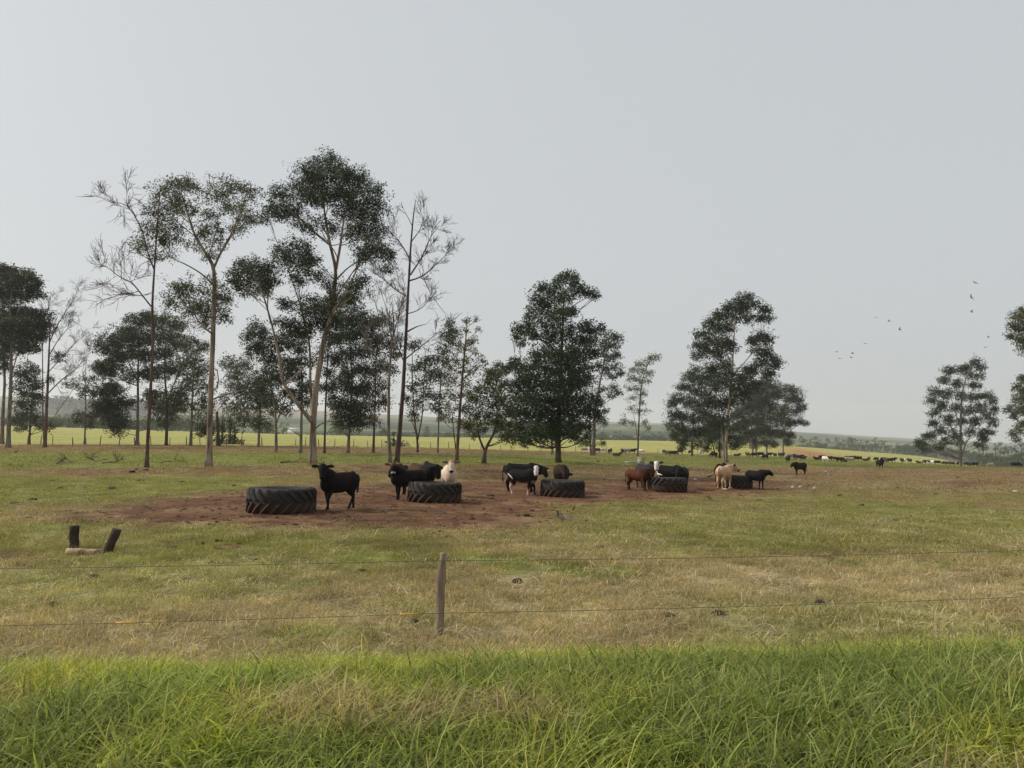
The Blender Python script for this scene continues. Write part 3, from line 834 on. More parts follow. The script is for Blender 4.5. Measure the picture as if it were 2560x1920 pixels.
tree('eucalyptus_tree', 'slender eucalypt with a small tufted top right of the dead tree', c6,
     [([(1770,1562),(1775,1400),(1785,1200),(1800,1050),(1835,920)], 10, 3)],
     [(1835,905,30),(1855,940,32),(1810,960,35),(1850,990,30),(1800,1030,32),(1770,1080,35),(1820,1090,32),(1760,1150,35),(1800,1180,35),(1780,1270,35),(1760,1330,30),(1800,1360,30)], M['bark_grey'], GB, dens=.65, group=BACK)
# centre
tree('eucalyptus_tree', 'yellowish slim tree with sparse upright top near the cream calf', c7,
     [([(285,1592),(300,1350),(318,1100),(340,820),(360,600),(370,480)], 28, 5), ([(280,1480),(262,1330),(250,1180)], 12, 5)],
     [(365,470,38),(350,550,35),(445,460,25),(460,545,28),(440,620,28),(380,640,45),(340,680,45),(430,720,40),(300,700,40),(450,800,45),(370,780,50),(280,780,50),(240,830,50),(320,870,55),(410,860,45),(480,820,30),
      (250,930,50),(340,960,50),(230,1030,50),(300,1060,50),(380,1040,40),(210,1120,45),(280,1160,45),(340,1150,40),(180,1250,40),(320,1260,40),(250,1240,35)], M['bark_red'], G4, dens=.62, brown=.14, cvar=.35)
tree('small_tree', 'small olive tree forking low into two limbs beside the big dark tree', c7,
     [([(500,1592),(503,1520),(512,1470),(560,1400),(600,1300),(610,1180)], 34, 8), ([(506,1490),(470,1420),(450,1330),(440,1200)], 20, 7)],
     [(520,940,60),(590,900,55),(460,1010,60),(560,1020,65),(630,980,60),(400,1080,60),(490,1110,65),(590,1120,70),(670,1080,65),(380,1180,60),(460,1210,65),(560,1230,70),(650,1200,70),(400,1300,55),(490,1310,50),(620,1310,65),
      (690,1290,60),(700,1180,55),(430,1360,40),(660,1390,45),(350,1290,40),(720,1370,40),(540,870,40)], M['bark_dark'], (0.080,0.090,0.030), dens=1.0, droop=.4, brown=.06)
tree('broadleaf_tree', 'big dark dense tree with layered uneven crown in the centre', c7,
     [([(1082,1588),(1082,1450),(1085,1300),(1095,1000),(1110,700),(1120,450),(1130,250)], 46, 9), ([(1095,1000),(950,960),(850,850),(760,850)], 15, 6), ([(1105,760),(1000,640),(880,610)], 13, 5),
      ([(1118,480),(1200,350),(1300,300)], 10, 4), ([(1100,900),(1250,750),(1340,600)], 13, 5)],
     [(1130,130,50),(1190,140,55),(1080,180,55),(960,220,60),(1020,250,60),(1220,200,55),(1270,240,55),(1340,260,50),(1380,280,35),(910,310,60),(980,330,60),(1100,290,65),(1180,280,55),(890,390,55),(1000,420,70),(1100,400,75),
      (1190,410,55),(860,470,60),(950,500,60),(1060,500,70),(770,540,55),(830,560,55),(900,590,55),(740,600,40),(790,650,40),(1000,600,65),(1100,600,80),(1200,560,75),(1290,510,55),(1340,550,55),(1410,540,45),(1260,640,75),(1340,640,60),
      (900,740,55),(990,720,75),(1080,740,85),(1180,730,85),(1280,740,80),(1360,720,60),(880,830,75),(980,850,85),(1080,860,90),(1180,860,90),(1280,850,80),(760,800,60),(800,870,65),(700,840,55),(640,860,50),(620,820,35),(570,880,45),
      (820,960,80),(920,970,90),(1020,980,90),(1120,980,90),(1220,960,90),(1300,940,65),(740,980,70),(780,1080,85),(880,1090,90),(990,1100,95),(1090,1100,95),(1190,1090,90),(1290,1080,80),(1370,1090,55),(740,1180,75),
      (830,1200,90),(940,1210,95),(1050,1220,95),(1150,1210,90),(1250,1200,80),(1340,1180,65),(1400,1220,40),(800,1310,80),(900,1330,85),(1010,1330,80),(1110,1330,75),(1200,1310,75),(1290,1300,55),(740,1400,55),(830,1400,60),(930,1400,50),
      (1060,1390,45),(1200,1380,45),(1310,1370,35)], M['bark_dark'], (0.030,0.052,0.019), dens=1.15, droop=.25, brown=.02, cvar=.35, wid=.42)
tree('eucalyptus_tree', 'grey two-stemmed eucalypt showing right of the big dark tree', c7,
     [([(1358,1532),(1362,1350),(1370,1150),(1410,950),(1450,750),(1500,620)], 30, 5), ([(1340,1530),(1328,1350),(1335,1150),(1360,900)], 17, 5), ([(1385,1050),(1470,1000),(1540,900)], 8, 3)],
     [(1490,590,45),(1540,610,40),(1450,650,45),(1510,670,45),(1420,720,45),(1480,760,45),(1540,740,40),(1520,830,45),(1570,880,35),(1450,860,40),(1500,910,35),(1520,1000,35),(1555,1040,28),(1490,1060,28),(1430,1010,35),(1400,1120,40),(1440,1180,30),
      (1400,1260,35),(1440,1270,28),(1400,830,40),(1430,1430,28),(1300,1430,35),(1250,1420,35)], M['bark_grey'], G1, dens=.75, group='eucalypts at the middle of the pasture')
tree('eucalyptus_tree', 'pale-stemmed tree half hidden behind the big dark tree', c7,
     [([(1035,1526),(1035,1450),(1030,1400),(1010,1300)], 22, 12), ([(1032,1450),(980,1420),(930,1390)], 8, 4)], [(960,1330,50),(1040,1280,50)], M['bark_grey'], G1, dens=.8)
tree('eucalyptus_tree', 'thin leaning young eucalypt standing alone right of the big dark tree', c7,
     [([(1704,1537),(1712,1300),(1725,1050),(1745,920),(1790,800),(1830,740)], 15, 3), ([(1706,1450),(1690,1300),(1660,1150)], 6, 2)],
     [(1850,750,30),(1810,770,32),(1770,800,35),(1715,810,28),(1680,860,35),(1740,870,38),(1800,880,32),(1650,920,35),(1710,940,35),(1770,940,32),(1640,1000,28),(1700,1010,30),(1755,1030,30),(1665,1080,28),(1740,1110,28),(1650,1160,28),(1710,1180,28),
      (1770,1180,22),(1610,1250,28),(1580,1270,22),(1670,1270,25),(1760,1260,25),(1790,1320,22)], M['bark_red'], (0.105,0.120,0.065), dens=.5, brown=.07)
# clump on the right
GR = 'trees of the clump right of centre'
tree('eucalyptus_tree', 'tallest eucalypt of the clump right of centre', c8,
     [([(500,1097),(494,1000),(505,850),(525,650),(540,400),(555,200)], 21, 4), ([(488,1097),(480,980),(460,850),(430,650)], 12, 4), ([(530,600),(620,500),(700,400)], 7, 3), ([(520,700),(640,600),(740,540)], 7, 3)],
     [(620,145,32),(570,160,35),(650,180,35),(520,200,38),(590,210,40),(480,240,38),(440,260,32),(540,260,40),(620,260,35),(720,220,35),(690,260,30),(735,265,28),(400,300,35),(450,320,38),(510,320,38),(360,360,38),(420,390,42),(340,420,35),
      (480,400,42),(380,450,42),(330,480,28),(450,470,42),(520,430,40),(700,370,40),(650,390,35),(740,390,28),(680,440,38),(730,460,35),(760,510,40),(700,530,38),(790,530,26),(640,560,42),(590,600,42),(740,580,40),(500,540,42),(420,550,45),(480,600,48),
      (540,660,50),(440,650,50),(390,600,40),(510,740,50),(590,700,45),(460,760,50),(400,740,45),(640,640,40),(480,850,45),(420,840,45)], M['bark_pale'], G1, dens=.95, group=GR)
tree('eucalyptus_tree', 'leftmost bushy eucalypt of the clump right of centre', c8,
     [([(300,1060),(302,960),(310,820),(315,650)], 13, 4), ([(302,980),(250,880),(210,780)], 5, 2)],
     [(320,570,38),(280,610,38),(350,620,40),(250,660,35),(310,680,42),(370,700,42),(220,730,38),(190,760,32),(280,750,42),(340,770,42),(200,820,38),(250,830,42),(320,850,42),(380,820,42),(180,880,32),(230,900,38),(290,920,42),(350,920,42),(200,940,30),(250,980,32),(330,990,30),(240,1010,22),(390,920,38)],
     M['bark_grey'], G3, dens=.95, group=GR)
tree('eucalyptus_tree', 'dark trunked tree tucked behind the tallest of the clump', c8,
     [([(460,1072),(456,980),(455,860)], 12, 5), ([(440,1072),(420,1000),(405,940)], 9, 3)],
     [(480,900,42),(440,940,40),(400,960,35),(520,950,38),(560,990,30),(470,1000,32),(380,1010,25),(560,900,40),(430,880,40)], M['bark_dark'], G3, dens=.9, group=GR)
tree('eucalyptus_tree', 'double-stemmed tree filling the middle of the clump', c8,
     [([(650,1046),(645,960),(640,850),(635,720)], 9, 4), ([(668,1048),(672,950),(680,800)], 8, 3)],
     [(620,720,45),(670,690,42),(600,790,45),(650,780,45),(700,740,42),(620,860,45),(680,850,45),(580,880,40),(640,930,42),(700,920,40),(590,960,35),(660,990,30),(560,820,40),(540,1000,25)], M['bark_grey'], G3, dens=.95, group=GR)
tree('eucalyptus_tree', 'dark spreading tree third from the right end of the clump', c8,
     [([(730,1052),(728,980),(725,850),(735,700)], 12, 4), ([(728,1000),(770,950),(800,900)], 5, 2), ([(729,1000),(690,940)], 5, 2)],
     [(720,640,42),(680,660,38),(770,660,40),(730,710,45),(790,710,38),(700,760,45),(760,780,45),(720,830,45),(780,850,42),(700,900,42),(750,920,42),(800,930,32),(720,980,30),(770,990,25)], M['bark_grey'], G3, dens=.95, group=GR)
tree('eucalyptus_tree', 'tree with ragged right-hand crown at the right end of the clump', c8,
     [([(823,1060),(826,980),(835,850),(850,720)], 9, 3), ([(835,860),(890,800),(930,770)], 5, 2), ([(828,960),(880,900),(940,870)], 5, 2)],
     [(850,670,35),(890,690,32),(910,740,32),(860,730,38),(935,780,25),(900,800,32),(840,790,38),(870,860,35),(920,860,26),(955,870,18),(840,870,35),(820,930,35),(870,940,28),(850,980,25),(810,820,35)], M['bark_grey'], G3, dens=.85, group=GR)
# right
tree('eucalyptus_tree', 'lone tall eucalypt with clumped crown at far right above grazing cattle', c8,
     [([(1848,1122),(1846,1000),(1848,850),(1855,700),(1880,600),(1910,540)], 17, 3), ([(1850,1070),(1870,1000),(1900,950),(1960,880)], 8, 3), ([(1847,960),(1780,880),(1730,800)], 6, 2), ([(1847,900),(1800,760),(1780,640)], 6, 2)],
     [(1930,520,28),(1960,550,25),(1880,550,28),(1840,565,25),(1780,565,30),(1900,590,26),(1960,600,22),(1750,620,30),(1830,640,32),(1930,650,30),(1700,690,32),(1770,700,34),(1850,710,32),(1680,740,26),(1920,720,32),(1990,710,32),(2030,740,26),
      (1740,770,34),(1820,780,32),(1960,780,34),(2040,790,24),(1700,810,30),(1890,800,30),(2000,830,32),(1780,850,34),(1850,860,30),(1930,860,32),(1690,870,28),(2030,870,24),(1730,910,32),(1810,930,32),(1900,920,28),(1970,930,28),(2010,920,24),(1680,940,26),
      (1650,950,22),(1760,970,28),(1620,990,26),(1600,970,16),(1640,1020,22),(1720,1010,24),(1840,980,24),(1960,990,24),(1980,960,22)], M['bark_grey'], G3, dens=.95)
tree('eucalyptus_tree', 'tall eucalypt cut off by the right edge of the view', c8,
     [([(2290,1125),(2292,950),(2285,700),(2280,450)], 18, 5), ([(2290,900),(2230,830),(2170,790)], 7, 3), ([(2285,520),(2230,430),(2190,370)], 7, 3)],
     [(2210,230,38),(2180,260,38),(2150,310,32),(2200,320,38),(2135,370,26),(2180,390,32),(2230,380,38),(2210,440,28),(2260,300,45),(2290,240,45),(2320,320,45),(2340,420,45),(2280,440,45),
      (2210,620,34),(2180,660,30),(2220,700,36),(2190,730,30),(2150,770,24),(2120,795,20),(2190,800,30),(2230,780,36),(2150,830,22),(2210,870,32),(2180,910,28),(2150,930,22),(2160,960,18),(2270,620,45),(2320,580,45),(2340,700,50),(2270,760,45),(2360,820,45),(2290,880,45)],
     M['bark_grey'], G2, dens=.85, Y=112)
# left edge
tree('eucalyptus_tree', 'tall dark dense eucalypt at the left edge of the view', c5,
     [([(60,1480),(66,1300),(80,1000),(85,700),(75,450),(90,250)], 34, 6), ([(80,950),(150,720),(200,560)], 10, 5), ([(85,600),(150,420),(200,300)], 8, 4)],
     [(30,150,50),(80,170,50),(0,210,55),(120,220,55),(190,190,50),(240,230,48),(60,260,60),(160,280,55),(280,270,40),(230,310,48),(20,330,60),(110,340,55),(290,340,35),(190,360,45),(60,400,50),
      (30,490,70),(110,480,65),(190,480,60),(260,490,55),(330,500,45),(70,570,80),(170,570,75),(270,570,60),(340,580,45),(10,620,70),(120,650,80),(220,650,70),(300,650,50),(60,720,65),(170,730,60),(240,740,45),(-40,300,60),(-60,560,70),(-50,200,50)],
     M['bark_grey'], G1, dens=1.0)
tree('eucalyptus_tree', 'grey straight trunk standing leftmost in view', c5,
     [([(14,1452),(20,1250),(35,1000),(30,800)], 30, 12)], [(-20,760,60),(20,800,50),(-60,700,60),(40,870,45),(-30,900,45),(-70,820,50)], M['bark_grey'], G1, dens=.9)
tree('dead_tree', 'dead tree with upswept bare branches near the left edge', c5,
     [([(332,1480),(340,1300),(352,1050),(360,850),(368,650),(372,520)], 26, 5), ([(326,1476),(318,1250),(316,900),(315,700),(318,600)], 11, 4)], [(340,600,32),(310,640,35),(450,790,28),(420,820,30),(380,970,30)], M['bark_red'], G1, dens=.45,
     bare=[([(365,700),(420,580),(480,480),(550,380),(570,320)], 9, 2, .8, 1.3), ([(362,800),(430,680),(500,600),(530,480)], 8, 2, .8, 1.3), ([(358,920),(450,820),(560,700),(620,620)], 7, 2, .7, 1.3), ([(352,1080),(450,980),(560,900),(640,800),(720,730)], 9, 2, .8, 1.3),
           ([(370,600),(350,480),(380,340)], 6, 2, .8, 1.2), ([(345,1330),(420,1220),(520,1080),(600,960)], 6, 1, .5, 1), ([(318,640),(330,480),(300,390)], 5, 1, .8, 1)])
tree('eucalyptus_tree', 'bushy low tree between the left edge tree and the reddish dead one', c5,
     [([(215,1456),(222,1350),(232,1200),(245,950)], 18, 5)],
     [(200,880,45),(150,930,50),(250,920,45),(200,980,50),(270,1010,45),(130,1040,45),(210,1070,50),(270,1100,45),(160,1140,50),(230,1160,50),(180,1230,50),(250,1250,45),(140,1270,40),(290,1320,30),(370,1330,25),(160,1330,35)], M['bark_dark'], G1, dens=.8, group=BACK)
tree('eucalyptus_tree', 'slim pale tree with thin sparse leaves between reddish dead tree and dense dark eucalypt', c5,
     [([(625,1452),(630,1350),(636,1150),(630,950),(640,820)], 14, 3)],
     [(560,1000,40),(500,1010,32),(640,1030,38),(700,970,35),(600,1080,35),(680,1060,32),(590,1230,42),(640,1270,42),(700,1240,40),(680,1310,38),(560,1270,35),(620,960,28)], M['bark_grey'], GB, dens=.45, group=BACK, brown=.1,
     bare=[([(634,1000),(610,900),(640,800)], 4, 1, .7, .8), ([(636,1050),(690,930),(730,880)], 4, 1, .7, .8)])

# ------------------------------------------------------------------ tractor-tyre feed troughs
def tyre_meshes():
    r1, w = 0.80, 0.66                      # casing radius, width (axis vertical)
    prof = [(0.56, 0.03), (0.66, 0.0), (0.74, 0.03), (0.785, 0.12), (0.80, 0.22), (0.805, 0.33), (0.80, 0.44), (0.785, 0.54), (0.74, 0.63), (0.66, 0.66), (0.56, 0.63),
            (0.53, 0.60), (0.54, 0.575), (0.64, 0.60), (0.71, 0.57), (0.745, 0.50), (0.755, 0.33), (0.745, 0.16), (0.71, 0.09), (0.64, 0.06), (0.54, 0.085), (0.53, 0.06)]
    k = 72; ang = np.linspace(0, 2 * np.pi, k, endpoint=False); n = len(prof)
    V = np.array([(r * math.cos(a), r * math.sin(a), z) for a in ang for (r, z) in prof])
    Q = [(i * n + j, ((i + 1) % k) * n + j, ((i + 1) % k) * n + (j + 1) % n, i * n + (j + 1) % n) for i in range(k) for j in range(n)]
    casing = mesh_np('casing', V, np.array(Q), True)
    def mud(me):
        co = np.empty(len(me.vertices) * 3, np.float32); me.vertices.foreach_get('co', co)
        z = co.reshape(-1, 3)[:, 2]
        a = me.attributes.new('mud', 'FLOAT', 'POINT')
        a.data.foreach_set('value', (1 - sstep(0.14, 0.42, z)).astype(np.float32) * 0.85)
    mud(casing)
    lugs = []
    for up in (True, False):
        # curved bar from the tread centre to the shoulder
        st = []
        m = 7
        for i in range(m):
            f = i / (m - 1)
            z = 0.33 + (0.02 + 0.29 * f) * (1 if up else -1)
            a = 0.36 * f ** 0.85
            r = 0.803 if f < .8 else 0.803 - (f - .8) * .22
            st.append((a, z, r, 0.052 * (1.15 - .25 * f)))
        V = []
        for (a, z, r, h) in st:
            for (da, rr) in ((-1, -.02), (-.8, .052), (.8, .052), (1, -.02)):
                aa = a + da * 0.035
                zz = z - da * 0.020 * (1 if up else -1)
                V.append(((r + rr) * math.cos(aa), (r + rr) * math.sin(aa), zz))
        Q = []
        for i in range(m - 1):
            for j in range(3):
                q = (i * 4 + j, (i + 1) * 4 + j, (i + 1) * 4 + j + 1, i * 4 + j + 1)
                Q.append(q if up else q[::-1])
        Q += [(0, 1, 2, 3), (m * 4 - 1, m * 4 - 2, m * 4 - 3, m * 4 - 4)]
        me = mesh_np('tread_lug', np.array(V), np.array(Q), False)
        mud(me); lugs.append(me)
    return casing, lugs
CASING, LUGS = tyre_meshes()
def tyre(label, px, Y, dia, rz, flip=False, tilt=(0, 0), sink=0.04):
    g = at(px, Y); sc = dia / 1.70
    e = 0.6
    n = Vector((-(gz1(g[0] + e, g[1]) - gz1(g[0] - e, g[1])) / (2 * e), -(gz1(g[0], g[1] + e) - gz1(g[0], g[1] - e)) / (2 * e), 1)).normalized()
    root = empty('tractor_tyre', (g[0], g[1], g[2] - sink))
    q = n.to_track_quat('Z', 'Y').to_matrix().to_4x4() @ Matrix.Rotation(R(tilt[0]), 4, 'X') @ Matrix.Rotation(R(tilt[1]), 4, 'Y') @ Matrix.Rotation(rz, 4, 'Z')
    root.rotation_euler = q.to_euler()
    root.scale = (sc, sc, sc)
    tag(root, label, 'tyre', 'row of tractor tyre feed troughs')
    obj('casing', CASING, M['rubber'], root)
    nl = 20
    for i in range(nl):
        for k, me in enumerate(LUGS):
            o = obj('tread_lug', me, M['rubber'], root)
            a = i * 2 * math.pi / nl + (math.pi / nl if k else 0)
            o.rotation_euler = (0, 0, a)
            if flip: o.scale = (1, -1, 1)
tyre('nearest black tractor tyre lying flat as a trough, leftmost of the row', 708, 19.6, 1.70, 0.1, flip=True)
tyre('tractor tyre trough second from left, cream calf behind it', 1087, 24.6, 1.70, 0.5, flip=True)
tyre('middle tractor tyre trough of the row, dark brown rump behind it', 1405, 29.8, 1.70, 0.2, flip=True)
tyre('tractor tyre trough fourth from left, white egret on its rim', 1667, 34.2, 1.68, 0.7, tilt=(0, 2.0))
tyre('farthest tractor tyre trough, tan calf at its left', 1833, 38.6, 1.72, 0.3, flip=True)

# ------------------------------------------------------------------ cattle
def unit(p, y):          # direction from pitch, yaw (degrees) in body space, +X forward, +Y left
    p, y = R(p), R(y)
    return np.array([math.cos(p) * math.cos(y), math.cos(p) * math.sin(y), math.sin(p)])

def cattle_mesh(pose, paint, voxel=0.02):
    neck_pitch = pose.get('neck', 42); neck_yaw = pose.get('neck_yaw', 0); nl = pose.get('neck_len', 0.46) * 0.80
    hp = pose.get('head_pitch', -48); hy = pose.get('head_yaw', neck_yaw)
    fo = pose.get('feet', (0, 0, 0, 0)); lying = pose.get('lying', False); fat = pose.get('fat', 1.0); hump = pose.get('hump', 0.0)
    mb = MB(); parts = []
    def add(name, Pn, A, B=None, k=12, side=(0, 1, 0)):
        Pn = np.asarray(Pn, float); A = np.asarray(A, float); B = A if B is None else np.asarray(B, float)
        mb.loft(Pn, A, B, k=k, side=side)
        parts.append((name, Pn, np.maximum(A, B)))
    tz = -0.44 if lying else 0.0
    T = np.array([(-.645, .885, .045, .05), (-.62, .86, .11, .12), (-.55, .815, .175, .195), (-.42, .775, .205, .240), (-.25, .745, .220, .262), (-.05, .722, .236, .278),
                  (.15, .718, .232, .280), (.32, .730, .212, .292), (.45, .745, .180, .272), (.55, .755, .130, .215), (.61, .765, .06, .11)])
    T[:, 2] *= fat
    add('torso', np.stack([T[:, 0], 0 * T[:, 0], T[:, 1] + tz], 1), T[:, 2], T[:, 3], k=16)
    add('torso', [(-.50, 0, .98 + tz), (-.46, 0, .985 + tz), (-.40, 0, .975 + tz)], [.06, .10, .05], [.035, .045, .03])      # hip bones
    if hump: add('torso', [(.16, 0, .97 + tz), (.26, 0, .985 + tz + hump), (.36, 0, .97 + tz)], [.06, .09, .06], [.06, .09, .06])
    nb = np.array([.40, 0, .86 + tz])
    nd = unit(neck_pitch, neck_yaw)
    he = nb + nd * nl
    nm = nb + (nd + np.array([.35, 0, 0])) / np.linalg.norm(nd + np.array([.35, 0, 0])) * nl * .5
    NP = bez(nb - np.array([.10, 0, 0.04]), nm, he, 6)
    add('neck', NP, np.array([.165, .160, .140, .120, .105, .095]) * fat, [.245, .235, .205, .175, .150, .125])
    add('neck', [np.array([.42, 0, .60 + tz]), np.array([.52, 0, .60 + tz]) * .6 + (nm - [0, 0, .12]) * .4, nm - np.array([0, 0, .16]), he - np.array([0, 0, .12])], [.05, .05, .04, .03], [.09, .09, .08, .05])
    hd = unit(hp, hy)
    hs = np.cross(np.array([0, 0, 1.0]), hd); hs /= np.linalg.norm(hs) + 1e-9       # left of the head
    hu = np.cross(hd, hs)
    hb = he + np.array([0, 0, .01])
    HP = [hb - hd * .09 + hu * .01, hb - hd * .05 + hu * .014, hb + hd * .03, hb + hd * .11 - hu * .004, hb + hd * .19 - hu * .014, hb + hd * .26 - hu * .024, hb + hd * .315 - hu * .028, hb + hd * .335 - hu * .028]
    add('head', HP, [.06, .100, .112, .102, .084, .080, .072, .036], [.06, .106, .128, .128, .108, .090, .074, .036], k=14, side=hs)
    for sgn in (1, -1):
        e0 = hb - hd * .02 + hs * .08 * sgn + hu * .02
        out = hs * sgn * .95 + hu * .02 - hd * .12 + np.array([0, 0, pose.get('ear', -.18)])
        out /= np.linalg.norm(out)
        add('ear', [e0, e0 + out * .06, e0 + out * .12, e0 + out * .18, e0 + out * .225], [.026, .050, .064, .052, .014], [.022, .024, .024, .021, .011], k=8, side=hd)
    if not lying:
        for i, (sg, f) in enumerate(((1, fo[0]), (-1, fo[1]))):
            L = np.array([(.34, .105, .78), (.35, .115, .62), (.355, .115, .50), (.36, .11, .32), (.36, .108, .29), (.357, .108, .14), (.362, .108, .075), (.375, .108, .045), (.385, .108, -.005)])
            L[:, 0] += f * np.clip((.62 - L[:, 2]) / .62, 0, 1)
            if f > 0.05: L[3:5, 0] += .03
            L[:, 1] *= sg
            add('foreleg', L, [.10, .085, .062, .045, .046, .031, .037, .035, .041], [.13, .105, .070, .049, .050, .033, .041, .041, .050], k=9)
        for i, (sg, f) in enumerate(((1, fo[2]), (-1, fo[3]))):
            L = np.array([(-.42, .11, .82), (-.40, .125, .66), (-.385, .125, .55), (-.43, .12, .44), (-.515, .112, .345), (-.525, .11, .31), (-.495, .108, .15), (-.487, .108, .08), (-.474, .108, .045), (-.462, .108, -.005)])
            L[:, 0] += f * np.clip((.66 - L[:, 2]) / .66, 0, 1)
            L[:, 1] *= sg
            add('hindleg', L, [.12, .115, .09, .06, .046, .044, .032, .037, .035, .041], [.19, .17, .125, .078, .058, .052, .036, .041, .041, .050], k=9)
    else:
        for sg in (1, -1):
            add('foreleg', [(.30, .13 * sg, .30), (.46, .17 * sg, .12), (.40, .20 * sg, .05), (.22, .21 * sg, .045)], [.09, .06, .045, .04], k=8)
            add('hindleg', [(-.40, .14 * sg, .30), (-.20, .23 * sg, .15), (-.36, .25 * sg, .06), (-.14, .26 * sg, .045)], [.16, .10, .055, .04], k=8)
    tail = pose.get('tail') or [(-.62, 0, .93), (-.68, 0, .88), (-.705, 0, .72), (-.70, .01, .55), (-.70, .02, .42), (-.69, .02, .30)]
    tail = np.array(tail, float); tail[:, 2] += tz * .9
    tail[:, 2] = np.maximum(tail[:, 2], .04)
    tr = np.interp(np.linspace(0, 1, len(tail)), [0, .2, .6, .8, 1], [.034, .024, .019, .036, .016])
    add('tail', tail, tr, k=7)
    src = mb.mesh('tmp', True)
    to = bpy.data.objects.new('tmp', src); col.objects.link(to)
    rm = to.modifiers.new('r', 'REMESH'); rm.mode = 'VOXEL'; rm.voxel_size = voxel; rm.use_smooth_shade = True
    sm = to.modifiers.new('s', 'SMOOTH'); sm.factor = .5; sm.iterations = 2
    dg = bpy.context.evaluated_depsgraph_get()
    me = bpy.data.meshes.new_from_object(to.evaluated_get(dg))
    bpy.data.objects.remove(to); bpy.data.meshes.remove(src)
    me.name = 'body'
    n = len(me.vertices)
    co = np.empty(n * 3, np.float32); me.vertices.foreach_get('co', co); co = co.reshape(-1, 3).astype(float)
    me.polygons.foreach_set('use_smooth', np.ones(len(me.polygons), bool))
    # nearest part per vertex
    best = np.full(n, 1e9); pid = np.zeros(n, int); tpar = np.zeros(n)
    for k, (nm_, Pn, Rn) in enumerate(parts):
        d = np.diff(Pn, axis=0); L2 = (d ** 2).sum(1); cum = np.concatenate([[0], np.cumsum(np.sqrt(L2))])
        for i in range(len(d)):
            t = np.clip(((co - Pn[i]) @ d[i]) / (L2[i] + 1e-12), 0, 1)
            dist = np.linalg.norm(co - Pn[i] - t[:, None] * d[i], axis=1) / (Rn[i] + t * (Rn[i + 1] - Rn[i]) + .012)
            if nm_ in ('torso',): dist *= 1.02
            m_ = dist < best
            best[m_] = dist[m_]; pid[m_] = k; tpar[m_] = (cum[i] + t[m_] * math.sqrt(L2[i])) / cum[-1]
    names = np.array([p[0] for p in parts])[pid]
    C = paint(co, names, tpar, dict(hb=hb, hd=hd, hu=hu, hs=hs))
    vcol(me, 'tone', C)
    eyes = [hb + hd * .065 + hs * s * .103 + hu * .045 for s in (1, -1)]
    return me, eyes

BLACK = np.array([.0075, .0065, .0065]); BROWN = np.array([.050, .022, .013]); RED = np.array([.115, .038, .017]); CREAM = np.array([.60, .47, .36])
TAN = np.array([.50, .32, .19]); WHITE = np.array([.66, .60, .54]); PINK = np.array([.55, .36, .30]); CHAR = np.array([.026, .025, .027]); HOOF = np.array([.035, .030, .027])
def coat(base, **kw):
    def paint(co, nm, t, h):
        n = len(co)
        C = np.repeat(np.asarray(base)[None], n, 0)
        nz = fbm(co[:, 0] * 5 + co[:, 1] * 3, co[:, 2] * 5, 5, 3) - .5
        if 'top' in kw:                       # different colour on the back
            f = sstep(.70, .98, co[:, 2] + .25 * nz) * (nm == 'torso'); C = lerp(C, kw['top'], f)
        if 'rear' in kw:
            f = (1 - sstep(-.15, .35, co[:, 0] + .3 * nz)) * np.isin(nm, ['torso', 'hindleg', 'tail']); C = lerp(C, kw['rear'], f)
        if 'under' in kw:
            f = (1 - sstep(.47, .56, co[:, 2] + .25 * nz)) * (nm == 'torso') * (np.abs(co[:, 1]) < .2); C = lerp(C, kw['under'], f)
        if 'front' in kw:
            f = np.isin(nm, ['neck', 'head', 'ear']) * 1.0; f = np.maximum(f, sstep(.2, .5, co[:, 0] + .3 * nz) * (nm == 'torso')); C = lerp(C, kw['front'], f)
        if 'hind_leg' in kw:
            f = (nm == 'hindleg') * (1 - sstep(.34, .50, co[:, 2] + .25 * nz)); C = lerp(C, kw['hind_leg'], f)
        if 'fore_leg' in kw:
            f = (nm == 'foreleg') * (1 - sstep(.20, .34, co[:, 2] + .3 * nz)) * (co[:, 1] < 0); C = lerp(C, kw['fore_leg'], f)
        if 'lower' in kw:
            f = np.isin(nm, ['foreleg', 'hindleg']) * (1 - sstep(.35, .6, co[:, 2])); C = lerp(C, kw['lower'], f)
        if 'ear' in kw: C[nm == 'ear'] = kw['ear']
        hd_ = (nm == 'head')
        if 'face' in kw:
            side = np.abs((co - h['hb']) @ h['hs'])
            front = (co - h['hb']) @ h['hu']
            f = hd_ * sstep(-.045, -.015, front + .2 * nz * .2) * 1.0
            C = lerp(C, kw['face'], f)
            eye = np.minimum(*[np.linalg.norm(co - (h['hb'] + h['hd'] * .065 + h['hs'] * s * .102 + h['hu'] * .044), axis=1) for s in (1, -1)])
            C = lerp(C, np.asarray(base), hd_ * (1 - sstep(.036, .058, eye)))
        if 'poll' in kw: C = lerp(C, kw['poll'], hd_ * (1 - sstep(.25, .42, t)))
        if 'ring' in kw: C = lerp(C, kw['ring'], hd_ * sstep(.76, .82, t))
        if 'nose' in kw: C = lerp(C, kw['nose'], hd_ * sstep(.90, .94, t))
        if 'tailtip' in kw: C = lerp(C, kw['tailtip'], (nm == 'tail') * sstep(.45, .55, t))
        elif 'switch' in kw: C = lerp(C, kw['switch'], (nm == 'tail') * sstep(.6, .75, t))
        C = lerp(C, kw.get('hoof', HOOF), np.isin(nm, ['foreleg', 'hindleg']) * (1 - sstep(.035, .05, co[:, 2])))
        return np.clip(C * (1 + .5 * nz)[:, None], .003, 1)
    return paint

